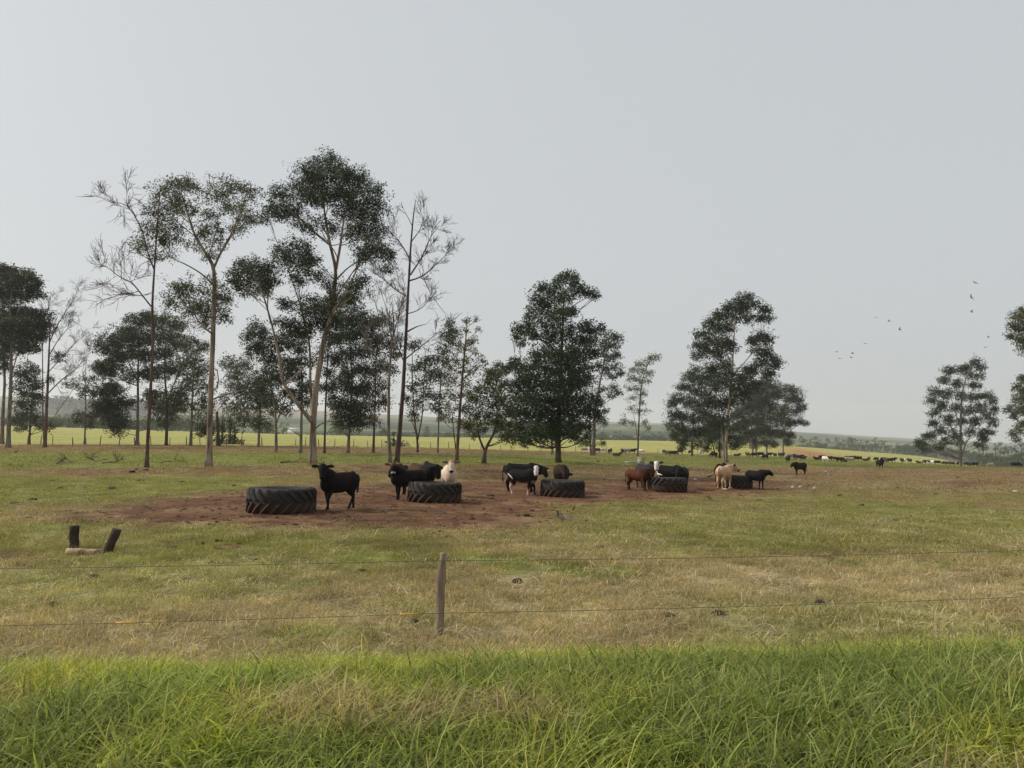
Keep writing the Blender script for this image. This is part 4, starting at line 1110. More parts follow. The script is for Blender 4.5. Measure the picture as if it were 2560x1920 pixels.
EYE = None
def eye_mesh():
    mb = MB()
    a = np.linspace(-1, 1, 6) * .016
    mb.loft([(0, 0, z) for z in a], np.sqrt(np.maximum(.0165 ** 2 - a ** 2, 1e-7)), k=8, side=(1, 0, 0))
    return mb.mesh('eye')
EYE = eye_mesh()
def cattle(name, label, px, Y, heading, pose, paint, sc=1.0, group='young cattle around the tyre troughs', voxel=0.019, look=False, py=None):
    g = hit(px, py) if py else at(px, Y)
    if look:                                  # turn the head towards the road
        to_cam = math.degrees(math.atan2(-g[1], -g[0]))
        rel = (to_cam - heading + 180) % 360 - 180
        pose = dict(pose); pose['head_yaw'] = rel + pose.get('look_off', 0); pose.setdefault('neck_yaw', rel * .5)
    me, eyes = cattle_mesh(pose, paint, voxel)
    h = R(heading)
    feet = []
    for (fx, fy) in ((.36, .11), (.36, -.11), (-.48, .11), (-.48, -.11)):
        x = g[0] + sc * (fx * math.cos(h) - fy * math.sin(h)); y = g[1] + sc * (fx * math.sin(h) + fy * math.cos(h))
        feet.append(gz1(x, y))
    zf = (feet[0] + feet[1]) / 2; zr = (feet[2] + feet[3]) / 2
    o = obj(name, me, M['hide'], loc=(g[0], g[1], (zf + zr) / 2 - .008))
    o.rotation_euler = (Matrix.Rotation(h, 3, 'Z') @ Matrix.Rotation(-math.atan2(zf - zr, .84 * sc), 3, 'Y')).to_euler()
    o.scale = (sc, sc, sc)
    tag(o, label, 'calf', group)
    for e in eyes:
        obj('eye', EYE, M['eye'], o, loc=tuple(e))
    return o

UP = dict(neck=52, head_pitch=-52)
cattle('calf', 'black calf walking towards the road with ears out, right of nearest tyre', 850, 20.6, 233,
       dict(neck=40, head_pitch=-62, feet=(.13, -.10, .24, -.14), fat=.92, neck_len=.52, look_off=2, ear=-.06, tail=[(-.62,0,.93),(-.69,0,.86),(-.70,-.02,.66),(-.71,-.05,.48),(-.76,-.12,.42),(-.80,-.17,.48),(-.77,-.16,.54)]),
       coat(BLACK, top=BROWN * .38), sc=.99, look=True)
cattle('calf', 'black calf with brown ears and pale muzzle ring, left of the second tyre', 1020, 25.0, 214,
       dict(neck=46, head_pitch=-58, feet=(.02, -.05, 0, .05), neck_len=.46, ear=-.02), coat(BLACK, ear=BROWN * 1.9, poll=BROWN * 1.7, ring=WHITE * .5, nose=BLACK), sc=.97, look=True)
cattle('calf', 'black calf mostly hidden, only its back showing behind the brown-rumped calf', 1036, 27.6, 172, dict(neck=5, head_pitch=-60, neck_len=.5), coat(BLACK), sc=.98)
cattle('bull_calf', 'brown-rumped humped bull calf with black head hanging over the second tyre', 1056, 26.3, -52,
       dict(neck=10, neck_yaw=10, head_pitch=-66, head_yaw=14, neck_len=.40, hump=.05, fat=1.15, ear=-.35), coat(BROWN * .55, rear=BROWN * 1.15, front=BLACK * 1.1), sc=1.13)
cattle('calf', 'cream calf with brown forehead and dark nose facing the road behind second tyre', 1124, 27.7, 282,
       dict(neck=40, head_pitch=-55, neck_len=.46, ear=-.08), coat(CREAM, poll=np.array([.33, .19, .12]), ear=np.array([.10, .06, .045]), ring=WHITE, nose=BLACK), sc=1.08, look=True)
cattle('heifer', 'black heifer side-on behind the white-faced calf, its head at the tyre', 1303, 31.8, -10,
       dict(neck=-4, head_pitch=-45, head_yaw=-40, neck_yaw=-14, neck_len=.5, ear=-.12, fat=.98), coat(BLACK), sc=1.13)
cattle('calf', 'white-faced black calf with white legs swishing its white-tipped tail', 1306, 29.9, -28,
       dict(neck=36, head_pitch=-68, feet=(.14, -.10, -.06, .08), neck_len=.46, ear=-.02, look_off=4, tail=[(-.62,0,.92),(-.68,-.05,.95),(-.66,-.13,.90),(-.58,-.22,.84),(-.46,-.27,.77),(-.36,-.28,.70),(-.30,-.28,.62)]),
       coat(BLACK, face=WHITE, ring=PINK, hind_leg=PINK * 1.15, fore_leg=PINK * 1.1, under=PINK, tailtip=WHITE, nose=BROWN, hoof=np.array([.3, .22, .18])), sc=.98, look=True)
cattle('heifer', 'dark brown heifer with head down inside the middle tyre', 1403, 31.9, 276,
       dict(neck=-30, head_pitch=-70, neck_len=.45, fat=1.22), coat(BROWN * .42, top=BROWN * .5), sc=1.12)
cattle('calf', 'small red-brown calf standing left of the fourth tyre', 1592, 34.4, -42,
       dict(neck=22, head_pitch=-52, head_yaw=-12, neck_len=.42, feet=(.0, .06, -.04, .04), ear=-.25), coat(RED * .75, front=RED * .35, lower=RED * .5), sc=.93)
cattle('calf', 'charcoal calf with white face between red-brown calf and fourth tyre', 1612, 36.2, 292,
       dict(neck=30, head_pitch=-68, neck_len=.5, neck_yaw=12, ear=.05), coat(CHAR, face=WHITE, ring=PINK, nose=BLACK), sc=1.10, look=True)
cattle('heifer', 'black heifer feeding from the fourth tyre, left one of the two', 1672, 37.2, 316,
       dict(neck=-16, head_pitch=-55, neck_len=.45, fat=1.1), coat(BLACK), sc=1.05)
cattle('heifer', 'black heifer feeding from the fourth tyre, right one beside its rim', 1702, 36.0, 244,
       dict(neck=-20, head_pitch=-55, neck_len=.45, fat=1.12), coat(BLACK), sc=1.02)
cattle('calf', 'tan calf seen from behind, reaching over the farthest tyre', 1808, 37.5, 52,
       dict(neck=18, neck_yaw=-22, head_pitch=-30, head_yaw=-48, neck_len=.46, ear=.35, fat=1.06), coat(TAN, rear=TAN * 1.05, nose=BLACK, ring=BROWN, ear=BROWN), sc=1.08)
cattle('heifer', 'black heifer behind the tan calf with tail swung to the left', 1802, 39.6, 60,
       dict(neck=-10, head_pitch=-50, neck_len=.45, tail=[(-.62,0,.92),(-.68,.03,.82),(-.70,.08,.66),(-.74,.18,.54),(-.80,.32,.47),(-.86,.46,.41)]), coat(BLACK), sc=1.14)
cattle('calf', 'small black calf facing right beside the farthest tyre', 1886, 38.0, -58,
       dict(neck=14, head_pitch=-30, head_yaw=50, neck_yaw=38, neck_len=.42, fat=1.08, ear=-.3, feet=(.02, -.05, 0, 0)), coat(BLACK), sc=.90)
cattle('heifer', 'brown-black heifer walking left alone beyond the red soil', 2000, 66, 205,
       dict(neck=2, head_pitch=-42, neck_len=.42, ear=-.3, feet=(.1, -.1, .1, -.1)), coat(BROWN * .5), sc=1.05, voxel=.03, py=1188, group='animals loose in the pasture')
cattle('heifer', 'black heifer seen head-on alone in the dry grass at right', 2200, 95, 268,
       dict(neck=18, head_pitch=-50, neck_len=.40, feet=(.05, -.1, .1, 0)), coat(BLACK, lower=BROWN * .5), sc=1.08, voxel=.03, py=1173, group='animals loose in the pasture')

# far herd
HM = {}
for key, ps in dict(graze=dict(neck=-35, head_pitch=-62, neck_len=.52), stand=dict(neck=12, head_pitch=-42), lie=dict(lying=True, neck=35, head_pitch=-40)).items():
    HM[key] = cattle_mesh(ps, lambda co, nm, t, h: np.ones((len(co), 3)), .042)[0]
def hide_mat(n, c): return plain('hide_' + n, tuple(c), .7, .2, 4.0)
HC = dict(black=hide_mat('black', BLACK), brown=hide_mat('brown', BROWN * 1.3), white=hide_mat('white', WHITE), cream=hide_mat('cream', CREAM * .85), grey=hide_mat('grey', np.array([.30, .27, .26])))
herd = [(1459,1131,'grey','graze',0),(1474,1130,'white','graze',80),(1492,1133,'brown','graze',200),(1500,1132,'white','stand',10),(1508,1132,'white','graze',200),(1522,1135,'black','graze',260),(1527,1133,'black','stand',80),
 (1541,1141,'brown','lie',20),(1555,1135,'black','stand',250),(1561,1134,'brown','graze',100),(1567,1135,'grey','graze',200),(1580,1135,'black','stand',5),(1602,1135,'white','graze',340),(1659,1136,'black','graze',280),(1668,1139,'brown','graze',300),
 (1681,1141,'black','graze',-8),(1699,1135,'black','graze',185),(1724,1135,'brown','graze',230),(1750,1138,'white','graze',235),(1780,1140,'brown','stand',240),(1783,1145,'black','graze',185),(1806,1141,'grey','stand',300),(1840,1141,'black','lie',350),
 (1867,1143,'brown','stand',95),(1884,1144.5,'black','graze',190),(1899,1143,'black','graze',195),(1911,1150,'black','graze',205),(1921,1142.5,'black','stand',15),(1935,1144,'black','stand',95),(1947,1144.5,'black','stand',88),(1954,1144,'black','stand',280),
 (1967,1158,'black','stand',265),(1975,1148,'grey','graze',170),(1984,1148.5,'black','stand',75),(1994,1151,'black','stand',330),(2005,1148,'black','lie',10),
 (2039,1149.5,'black','lie',190),(2053,1153,'black','stand',215),(2059,1155,'white','graze',285),(2071,1152.5,'black','graze',-15),(2090,1148,'brown','lie',180),(2094,1156.5,'black','stand',190),(2103,1156,'black','graze',280),(2109,1155.5,'brown','lie',30),
 (2122,1157.5,'cream','stand',185),(2117,1150.5,'black','stand',200),(2130,1150.5,'black','graze',350),(2138,1153,'black','graze',-20),(2146,1150,'black','stand',200),(2160,1152.5,'brown','lie',0),(2168,1149.5,'brown','stand',60),(2187,1153.5,'black','graze',200),
 (2205,1152.5,'black','graze',190),(2209,1157,'brown','graze',280),(2221,1157.5,'black','graze',170),(2229,1152.5,'black','stand',10),(2251,1157.5,'black','stand',85),(2257,1156.5,'white','stand',255),(2270,1157.5,'black','stand',90),
 (2295,1158,'brown','lie',180),(2304,1160,'cream','graze',-10),(2313,1157.5,'black','stand',170),(2320,1160.5,'white','lie',200),(2328,1159.5,'white','graze',300),(2338,1160.5,'black','graze',-15),(2358,1161.5,'black','graze',195),(2366,1164,'brown','graze',-40),
 (2377,1164,'black','graze',265),(2393,1165.5,'brown','graze',210),(2410,1165.5,'brown','stand',20),(2419,1165.5,'black','graze',240),(2432,1167,'black','graze',185),(2471,1167.5,'cream','graze',190),(2533,1170.5,'black','graze',-20)]
herd.sort(key=lambda q: q[0])
ORD = lambda n: str(n) + ('th' if 10 <= n % 100 <= 20 else {1: 'st', 2: 'nd', 3: 'rd'}.get(n % 10, 'th'))
POSE = dict(graze='grazing', stand='standing', lie='lying')
bounds = [0, 1620, 1850, 2020, 2280, 2600]
places = ['behind the young eucalypt', 'under the left trees', 'under the right trees', 'beyond the tree clump', 'by the rightmost eucalypt']
cnt = {}
for (px, py, c, ps, hd) in herd:
    z = next(i for i in range(5) if px < bounds[i + 1])
    cnt[z] = cnt.get(z, 0) + 1
    h = hit(px, py)
    Yc = min(h[1], float(fence_Y(px)) - 1.5)
    g = at(px, Yc)
    o = bpy.data.objects.new('heifer', HM[ps]); col.objects.link(o)
    if not HM[ps].materials: HM[ps].materials.append(HC['black'])
    o.material_slots[0].link = 'OBJECT'; o.material_slots[0].material = HC[c]
    o.location = (g[0], g[1], g[2] - .03)
    s = random.uniform(.98, 1.14); o.scale = (s, s, s)
    o.rotation_euler = (0, 0, R(hd + random.uniform(-8, 8)))
    tag(o, f'{c} heifer {POSE[ps]} in the far herd {places[z]}, {ORD(cnt[z])} from the left', 'heifer', 'far herd grazing along the fence')

# ------------------------------------------------------------------ far fence
def far_fence():
    us = []; u = -40.0
    while u < 2500:
        us.append(u + random.uniform(-7, 7)); u += random.uniform(30, 46)
    root = empty('pasture_fence', tuple(at(us[0], float(fence_Y(us[0])))))
    b = np.array(root.location)
    tag(root, 'long wire fence with thin wooden posts between pasture and yellow-green field', 'fence')
    tops = []
    mbp = MB(); mbp.loft([(0, 0, -.2), (.01, 0, .4), (0, .01, .9), (.015, 0, 1.28)], [.07, .065, .06, .05], k=6)
    pm = mbp.mesh('post'); pm.materials.append(M['post'])
    for u in us:
        g = at(u, float(fence_Y(u)))
        o = obj('post', pm, None, root, loc=tuple(g - b))
        s = random.uniform(.85, 1.15); o.scale = (random.uniform(.9, 1.3), random.uniform(.9, 1.3), s)
        o.rotation_euler = (R(random.uniform(-5, 5)), R(random.uniform(-6, 6)), random.uniform(0, 6))
        tops.append(g)
    for h in (.35, .75, 1.1):
        mb = MB(); pts = np.array([t + np.array([0, -.07, h]) for t in tops]) - b
        mb.loft(pts, np.full(len(pts), .006), k=4, side=(0, 0, 1))
        obj('wire', mb.mesh('wire'), M['wire'], root)
far_fence()

# ------------------------------------------------------------------ near fence
def near_fence():
    gp = hit(1095, 1592)
    d = np.array([1.0, 0.155, 0]); d /= np.linalg.norm(d)
    root = empty('wire_fence', tuple(gp))
    tag(root, 'low two-wire fence with one weathered post beside the tall green grass', 'fence')
    def post(off, lean, knot):
        mb = MB()
        g = np.array([gp[0] + d[0] * off, gp[1] + d[1] * off, 0]); g[2] = gz1(g[0], g[1])
        hs = np.linspace(-.15, .80, 12)
        pts = [g - gp + np.array([lean * h + .006 * math.sin(h * 9), 0, h]) for h in hs]
        rx = .045 - .010 * hs + .004 * np.sin(hs * 23)
        if knot:
            rx = rx + .016 * np.exp(-((hs - .52) / .05) ** 2)
        mb.loft(pts, rx, rx * .85, k=7)
        o = obj('post', mb.mesh('post', False), M['post'], root)
        return g
    post(0, .055, True)
    tag(root.children[0], 'weathered grey-brown post with a knot on its right side')
    post(-8.2, -.02, False); post(8.4, .03, False)
    for hgt in (.735, .235):
        pts = []
        for t in np.linspace(-8.2, 8.4, 60):
            x, y = gp[0] + d[0] * t, gp[1] + d[1] * t
            z0 = gp[2] + np.interp(t, [-8.2, 0, 8.4], [gz1(gp[0] - 8.2 * d[0], gp[1] - 8.2 * d[1]) - gp[2], 0, gz1(gp[0] + 8.4 * d[0], gp[1] + 8.4 * d[1]) - gp[2]])
            sag = .030 * (1 - (2 * ((abs(t) % 8.3) / 8.3) - 1) ** 2)
            pts.append((x - gp[0], y - gp[1] - .05, z0 - gp[2] + hgt - sag))
        mb = MB(); mb.loft(pts, np.full(60, .0026), k=5, side=(0, 0, 1))
        w = obj('wire', mb.mesh('wire'), M['wire'], root)
        if hgt < .5:
            for (t0, t1) in ((-.36, -.18), (-2.9, -2.70)):
                P3 = np.array(pts); tt = np.linspace(-8.2, 8.4, 60)
                sp = [[np.interp(t, tt, P3[:, i]) for i in range(3)] for t in np.linspace(t0, t1, 4)]
                mb = MB(); mb.loft(sp, np.full(4, .0085), k=7, side=(0, 0, 1))
                obj('insulator_sleeve', mb.mesh('insulator_sleeve'), M['sleeve'], root)
    mb = MB()
    mb.loft([(.0 + .04, -.055, .735), (.055, -.055, .72), (.07, -.05, .70)], [.004, .004, .003], k=5)
    obj('tie_wire', mb.mesh('tie_wire'), M['wire'], root)
near_fence()

# ------------------------------------------------------------------ broken posts at left
def plank(name, label, pa, pb, wx, wy, mat, cat, top_cut=0.02):
    mb = MB()
    pa, pb = np.array(pa), np.array(pb)
    n = 6; k = 8
    pts = [pa + (pb - pa) * f + rng.normal(size=3) * .004 for f in np.linspace(0, 1, n)]
    ax = np.array([1, 0, 0.]) if abs((pb - pa)[2]) > .15 else np.array([0, 1, 0.])
    mb.loft(np.array(pts) - pa, np.full(n, wx) * rng.uniform(.94, 1.05, n), np.full(n, wy) * rng.uniform(.94, 1.05, n), k=k, side=ax)
    o = obj(name, mb.mesh(name, False), mat, loc=tuple(pa))
    tag(o, label, cat)
    return o
h1 = hit(184, 1372); h2 = hit(271, 1382)
plank('wooden_stump_post', 'upright dark sawn-off post, left of the broken pair', h1 + [0, 0, -.1], h1 + [-.01, .02, .385], .085, .07, M['stump'], 'post')
plank('wooden_stump_post', 'dark sawn-off post leaning right, right of the broken pair', h2 + [-.06, 0, -.08], h2 + [.12, .03, .375], .08, .07, M['stump'], 'post')
hb1 = hit(172, 1386); hb2 = hit(258, 1388)
plank('fallen_beam', 'weathered pale beam lying between the two dark broken posts', hb1 + [0, -.05, .05], hb2 + [0, -.04, .045], .05, .06, M['beam'], 'beam')

# ------------------------------------------------------------------ small things on the ground
def lump(nm, r, flat, k=9, rough=.25, seed=0):
    rg = np.random.default_rng(seed)
    V = []; rings = 5
    for i in range(rings):
        f = i / (rings - 1)
        rad = r * math.cos(f * math.pi / 2 * .93); z = flat * math.sin(f * math.pi / 2)
        for j in range(k):
            a = j * 2 * math.pi / k
            q = 1 + rough * (rg.random() - .5) * 2
            V.append((rad * q * math.cos(a), rad * q * math.sin(a), z * (1 + rough * (rg.random() - .5)) - .02 * (i == 0)))
    Q = [(i * k + j, i * k + (j + 1) % k, (i + 1) * k + (j + 1) % k, (i + 1) * k + j) for i in range(rings - 1) for j in range(k)]
    V.append((0, 0, flat)); T = [((rings - 1) * k + j, (rings - 1) * k + (j + 1) % k, len(V) - 1) for j in range(k)]
    return mesh_np(nm, np.array(V), [np.array(Q), np.array(T)], True)
DM = [lump('dung_pat', .14, .055, seed=s) for s in range(5)]
for m_ in DM: m_.materials.append(M['dung'])
dung_px = [(480,1352),(500,1362),(545,1354),(430,1372),(360,1411),(140,1404),(178,1414),(232,1446),(350,1452),(465,1452),(130,1514),(530,1408),(625,1444),(635,1400),(904,1430),(1293,1456),(1497,1370),(1480,1435),(1667,1540),(1795,1536),(2050,1508),
           (1467,1303),(1315,1291),(2155,1264),(2350,1278),(2155,1262),(1037,1555),(1120,1345),(80,1250),(35,1258),(130,1203),(350,1202),(458,1205),(585,1215),(425,1179),(340,1174),(262,1150),(290,1146),(330,1181),(195,1135),(365,1176),(280,1222),(150,1222),(1100,1330),
           (1330,1278),(1180,1298),(1225,1240),(1620,1262),(1775,1248),(1850,1240),(1720,1200),(1945,1222),(1900,1252),(2100,1240),(2395,1194),(2250,1250),(2470,1236),(2340,1236),(2440,1292)]
for i, (px, py) in enumerate(dung_px):
    g = hit(px, py)
    o = obj('dung_pat', DM[i % 5], None, loc=(g[0], g[1], g[2] + .012), rot=(0, 0, random.uniform(0, 6)))
    s = random.choice((.45, .6, .7, .85, 1.0)) * (1.1 if py < 1260 else (.72 if py < 1400 else .60)); o.scale = (s * 1.2, s, s * random.uniform(.8, 1.5))
    tag(o, 'dark dried dung pat lying in the pasture', 'dung pat', 'dung pats scattered over the pasture')
SM = [lump('stone', .12, .12, k=8, rough=.3, seed=20 + s) for s in range(3)]
for m_ in SM: m_.materials.append(M['stone'])
for i, (px, py, s, lb) in enumerate([(1826,1221,.85,'round white stone on red soil before the farthest tyre'), (1812,1223,1.0,'pale flat stone left of the round white one near the farthest tyre'),
        (1982,1219,.9,'pale stone at right end of the red soil, left of two'), (2002,1218,.9,'pale stone at right end of the red soil, right of two'), (2037,1222,1.0,'small grey-white stone at the edge of the dry grass'), (2540,1229,1.3,'pale flat slab in the grass at the right edge'),
        (1088,1258,.45,'small grey pebble in front of the second tyre'), (1738,1199,.9,'grey stone on the grass between fourth and fifth tyres')]):
    g = hit(px, py)
    o = obj('stone', SM[i % 3], None, loc=(g[0], g[1], g[2] - .02), rot=(0, 0, random.uniform(0, 6)))
    o.scale = (s * 1.3, s, s * (.55 if 'flat' in lb else .95)); tag(o, lb, 'stone')
# concrete trough end and two pale blocks
g = hit(1603, 1160); mb = MB(); mb.box((0, 0, .28), (.62, .6, .62)); mb.box((0, 0, .60), (.72, .7, .08))
o = obj('concrete_block', mb.mesh('concrete_block', False), M['stone'], loc=tuple(g)); tag(o, 'square grey concrete block behind the charcoal calf', 'block')
for (px, lb) in ((1576, 'pale concrete slab left of the square block'), (1592, 'pale concrete slab touching the square block')):
    g = hit(px, 1158); mb = MB(); mb.box((0, 0, .08), (1.0, .5, .22), rz=.2); o = obj('concrete_slab', mb.mesh('concrete_slab', False), M['concrete'], loc=tuple(g)); tag(o, lb, 'slab')
# fallen branches
def stick(label, pts, r, side=()):
    P3 = np.array([hit(*p) for p in pts]); P3[:, 2] += .07
    mb = MB(); b = P3[0].copy(); Q, rr = resample(P3, np.linspace(r, r * .4, len(P3)), .3); Q[:, 2] += .05 * np.abs(np.sin(np.arange(len(Q)) * .9))
    mb.loft(Q - b, rr, k=6)
    for i in range(3, len(Q), 4):
        twigs(mb, Q[i] - b, np.array([rng.uniform(-1, 1), rng.uniform(-.6, .3), rng.uniform(.2, .7)]), rng.uniform(.3, .7), r * .4, 1)
    o = obj('fallen_branch', mb.mesh('fallen_branch'), M['stick'], loc=tuple(b)); tag(o, label, 'branch')
stick('crooked fallen branch with pale broken end on the grass at left', [(141,1163),(150,1157),(165,1160),(190,1160)], .05)
stick('thin straight fallen branch on the grass left of the slim tree', [(215,1146),(230,1153),(245,1159)], .035)
stick('forked fallen branch just left of the slim tree base', [(255,1160),(285,1160),(295,1154),(307,1152)], .045)
stick('long pale fallen pole between the slim and the airy tree', [(400,1159),(440,1158),(470,1159)], .035)
stick('dark fallen log left of the forked giant', [(700,1159),(740,1159),(775,1158)], .06)
stick('fallen branch behind the walking black calf', [(795,1162),(815,1161)], .04)

# creeper-covered stumps in the field
def bush(name, label, px, Y, w, h, colr, spires=(), cat='bush', n=260):
    g = at(px, Y); root = empty(name, tuple(g)); tag(root, label, cat)
    Tc = []; 
    for i in range(n // 12):
        a = rng.uniform(0, 6.28); r = w * .5 * rng.random() ** .5
        Tc.append((r * math.cos(a), r * math.sin(a), rng.random() * h * (1 - (r / (w * .5)) ** 2 * .7)))
    mb = MB()
    for (dx, hh) in spires:
        mb.loft([(dx, 0, -.2), (dx * 1.02, .05, hh * .5), (dx * .95, 0, hh)], [.16, .12, .03], k=6)
        for j in range(int(hh * 5)):
            f = rng.random(); Tc.append((dx + rng.normal() * .25 * (1 - f * .8), rng.normal() * .25 * (1 - f * .8), f * hh))
    if not spires: mb.loft([(0, 0, -.1), (.05, 0, h * .4), (0, .05, h * .7)], [.08, .06, .03], k=5)
    obj('stem', mb.mesh('stem'), M['bark_dark'], root)
    obj('foliage', leaf_mesh('foliage', np.array(Tc), np.full(len(Tc), .38), 16, .3, .3, colr, .3, .03, .45), M['leaf'], root)
bush('creeper_stumps', 'dark stumps smothered in green creeper out in the field at left', 572, 118, 5.2, 1.3, G3, [(-.9, 4.2), (.3, 4.6), (1.0, 3.0)], n=500)
bush('field_bush', 'low dark bush in the field behind the dead tree', 985, 140, 3.6, 1.8, G3, [(0, 2.6)], n=330)
bush('field_bush', 'low dark bush right of the clump, by the far fence', 1012, 150, 2.4, 1.2, G3, n=200)

# ------------------------------------------------------------------ birds
def bird_paint(me, f):
    n = len(me.vertices); co = np.empty(n * 3, np.float32); me.vertices.foreach_get('co', co)
    vcol(me, 'tone', f(co.reshape(-1, 3)))
def ground_bird(name, label, g, heading, sc, c_body, c_head, c_belly, cat='bird', neck=.09, beak=(.05, .035, .02)):
    root = empty(name, tuple(g), R(heading)); root.scale = (sc, sc, sc); tag(root, label, cat)
    mb = MB()
    mb.loft([(-.21, 0, .135), (-.15, 0, .150), (-.05, 0, .175), (.04, 0, .195), (.09, 0, .205), (.115, 0, .235), (.125, 0, .235 + neck), (.14, 0, .265 + neck), (.165, 0, .262 + neck), (.178, 0, .258 + neck)],
            [.012, .03, .055, .058, .045, .03, .022, .028, .020, .006], [.008, .022, .045, .055, .045, .032, .022, .028, .020, .006], k=10, side=(0, 1, 0))
    me = mb.mesh('body')
    def pf(co):
        C = np.repeat(np.array(c_body)[None], len(co), 0)
        C = lerp(C, np.array(c_belly), (1 - sstep(.15, .18, co[:, 2])) * (co[:, 0] < .08)); C = lerp(C, np.array(c_head), sstep(.07, .1, co[:, 0])); return C
    bird_paint(me, pf); obj('body', me, M['plume'], root)
    mb = MB(); mb.loft([(.172, 0, .26 + neck), (.20, 0, .252 + neck), (.222, 0, .246 + neck)], [.009, .006, .002], k=6)
    me = mb.mesh('beak'); bird_paint(me, lambda co: np.repeat(np.array([beak]), len(co), 0)); obj('beak', me, M['plume'], root)
    for s in (1, -1):
        mb = MB(); mb.loft([(.0, .025 * s, .15), (-.005, .025 * s, .08), (.0, .025 * s, 0), (.04, .025 * s, .0)], [.008, .006, .006, .004], k=5)
        me = mb.mesh('leg'); bird_paint(me, lambda co: np.repeat(np.array([[.12, .09, .07]]), len(co), 0)); obj('leg', me, M['plume'], root)
ground_bird('lapwing', 'grey and black lapwing standing in the grass at front edge of red soil', hit(1405, 1308), 165, .80, (.13, .12, .13), (.05, .035, .025), (.6, .56, .5))
ground_bird('small_bird', 'small rusty brown bird on the red soil right of the lapwing', hit(1433, 1281), 60, .5, (.09, .035, .02), (.09, .035, .02), (.15, .07, .04))
g4 = at(1646, 34.2); ge = np.array([(1646 - CX) / F * 33.42, 33.42, at(1646, 33.42)[2] + .64])
ground_bird('egret', 'white egret perched on the rim of the fourth tyre', ge, 150, .72, (.8, .79, .74), (.8, .76, .66), (.8, .8, .78), beak=(.5, .32, .08))
ground_bird('small_bird', 'dark bird on the green strip right of the big tree, left of two', hit(1495, 1158), 200, 1.0, (.03, .025, .025), (.03, .025, .025), (.05, .04, .035))
ground_bird('small_bird', 'dark bird on the green strip right of the big tree, right of two', hit(1512, 1158), 30, .9, (.03, .025, .025), (.03, .025, .025), (.05, .04, .035))
ground_bird('small_bird', 'dark bird in the green grass at far left', hit(39, 1135), 20, 1.1, (.03, .025, .025), (.03, .025, .025), (.05, .04, .035))
def flying_bird(name, label, p, heading, roll, span, flap, c, group=None, pitch=0, cw=None):
    root = empty(name, tuple(p)); tag(root, label, 'bird', group)
    root.rotation_euler = (Matrix.Rotation(R(heading), 3, 'Z') @ Matrix.Rotation(R(-pitch), 3, 'Y') @ Matrix.Rotation(R(roll), 3, 'X')).to_euler()
    mb = MB(); L = span * .42
    mb.loft([(-L * .55, 0, 0), (-L * .4, 0, 0), (-L * .1, 0, 0), (L * .15, 0, .005), (L * .3, 0, .01), (L * .42, 0, .02), (L * .55, 0, .015)], np.array([.03, .05, .09, .085, .05, .045, .008]) * L * 1.2, np.array([.012, .03, .08, .08, .05, .045, .008]) * L * 1.2, k=8, side=(0, 1, 0))
    me = mb.mesh('body'); bird_paint(me, lambda co: np.repeat(np.array([c]), len(co), 0)); obj('body', me, M['plume'], root)
    for s in (1, -1):
        V = []; st = [(0, 0, .16), (.25, .10, .17), (.5, .06, .13), (.75, -.06, .09), (1.0, -.16, .02)]
        for (f, dx, ch) in st:
            y = s * span * .5 * f * math.cos(R(flap * .5)); z = span * .5 * (math.sin(R(flap)) * f - .22 * f * f * (1 if flap >= 0 else -.4))
            x = span * dx * .6
            V += [(x + ch * span * .5, y, z), (x - ch * span * .5, y, z - .012 * span), (x, y, z + .022 * span * (1.05 - f)), (x, y, z - .008 * span)]
        Q = []
        for i in range(4):
            a, b = i * 4, i * 4 + 4
            for (q0, q1) in ((0, 2), (2, 1), (1, 3), (3, 0)): Q.append((a + q0, a + q1, b + q1, b + q0))
        me = mesh_np('wing', np.array(V), np.array(Q), True)
        bird_paint(me, lambda co: np.where((np.abs(co[:, 1]) > span * .3)[:, None], np.array(cw or c) * .6, np.array(cw or c))); obj('wing', me, M['plume'], root)
flying_bird('lapwing', 'blue-grey bird flying low over dry grass right of the walking heifer', P(2067, 1180, 58), 25, 40, .78, -28, (.30, .32, .34), cw=(.34, .37, .40))
flying_bird('egret', 'white egret flying low before the field, right of the forked giant', P(819, 1105, 74), 20, 10, .85, 20, (.85, .85, .83))
sky = [(2439,707,18,20,'topmost of all, upper right'), (2429,743,40,35,'second from top, tilted, upper right'), (2430,780,15,15,'third from top, upper right'), (2190,794,-20,-20,'highest of the middle arc'), (2224,803,10,20,'second of the middle arc'), (2250,824,25,25,'lowest right of the middle arc'),
       (2164,859,5,10,'alone above the lowest four'), (2093,880,5,5,'upper left of the lowest four'), (2132,884,5,8,'upper right of the lowest four'), (2100,896,5,5,'lower left of the lowest four'), (2129,894,8,10,'lower right of the lowest four'), (2471,843,3,8,'upper of the two at right edge'), (2464,868,-3,5,'lower of the two at right edge')]
for i, (px, py, rl, fl, lb) in enumerate(sky):
    flying_bird('soaring_bird', 'grey bird soaring in the sky, ' + lb, P(px, py, 112 + 5 * (i % 4)), 110 + 20 * (i % 3), rl, 1.15 + .15 * (i < 3), 16 + (i % 3) * 6, (.22, .19, .17), 'flock of birds soaring at right')

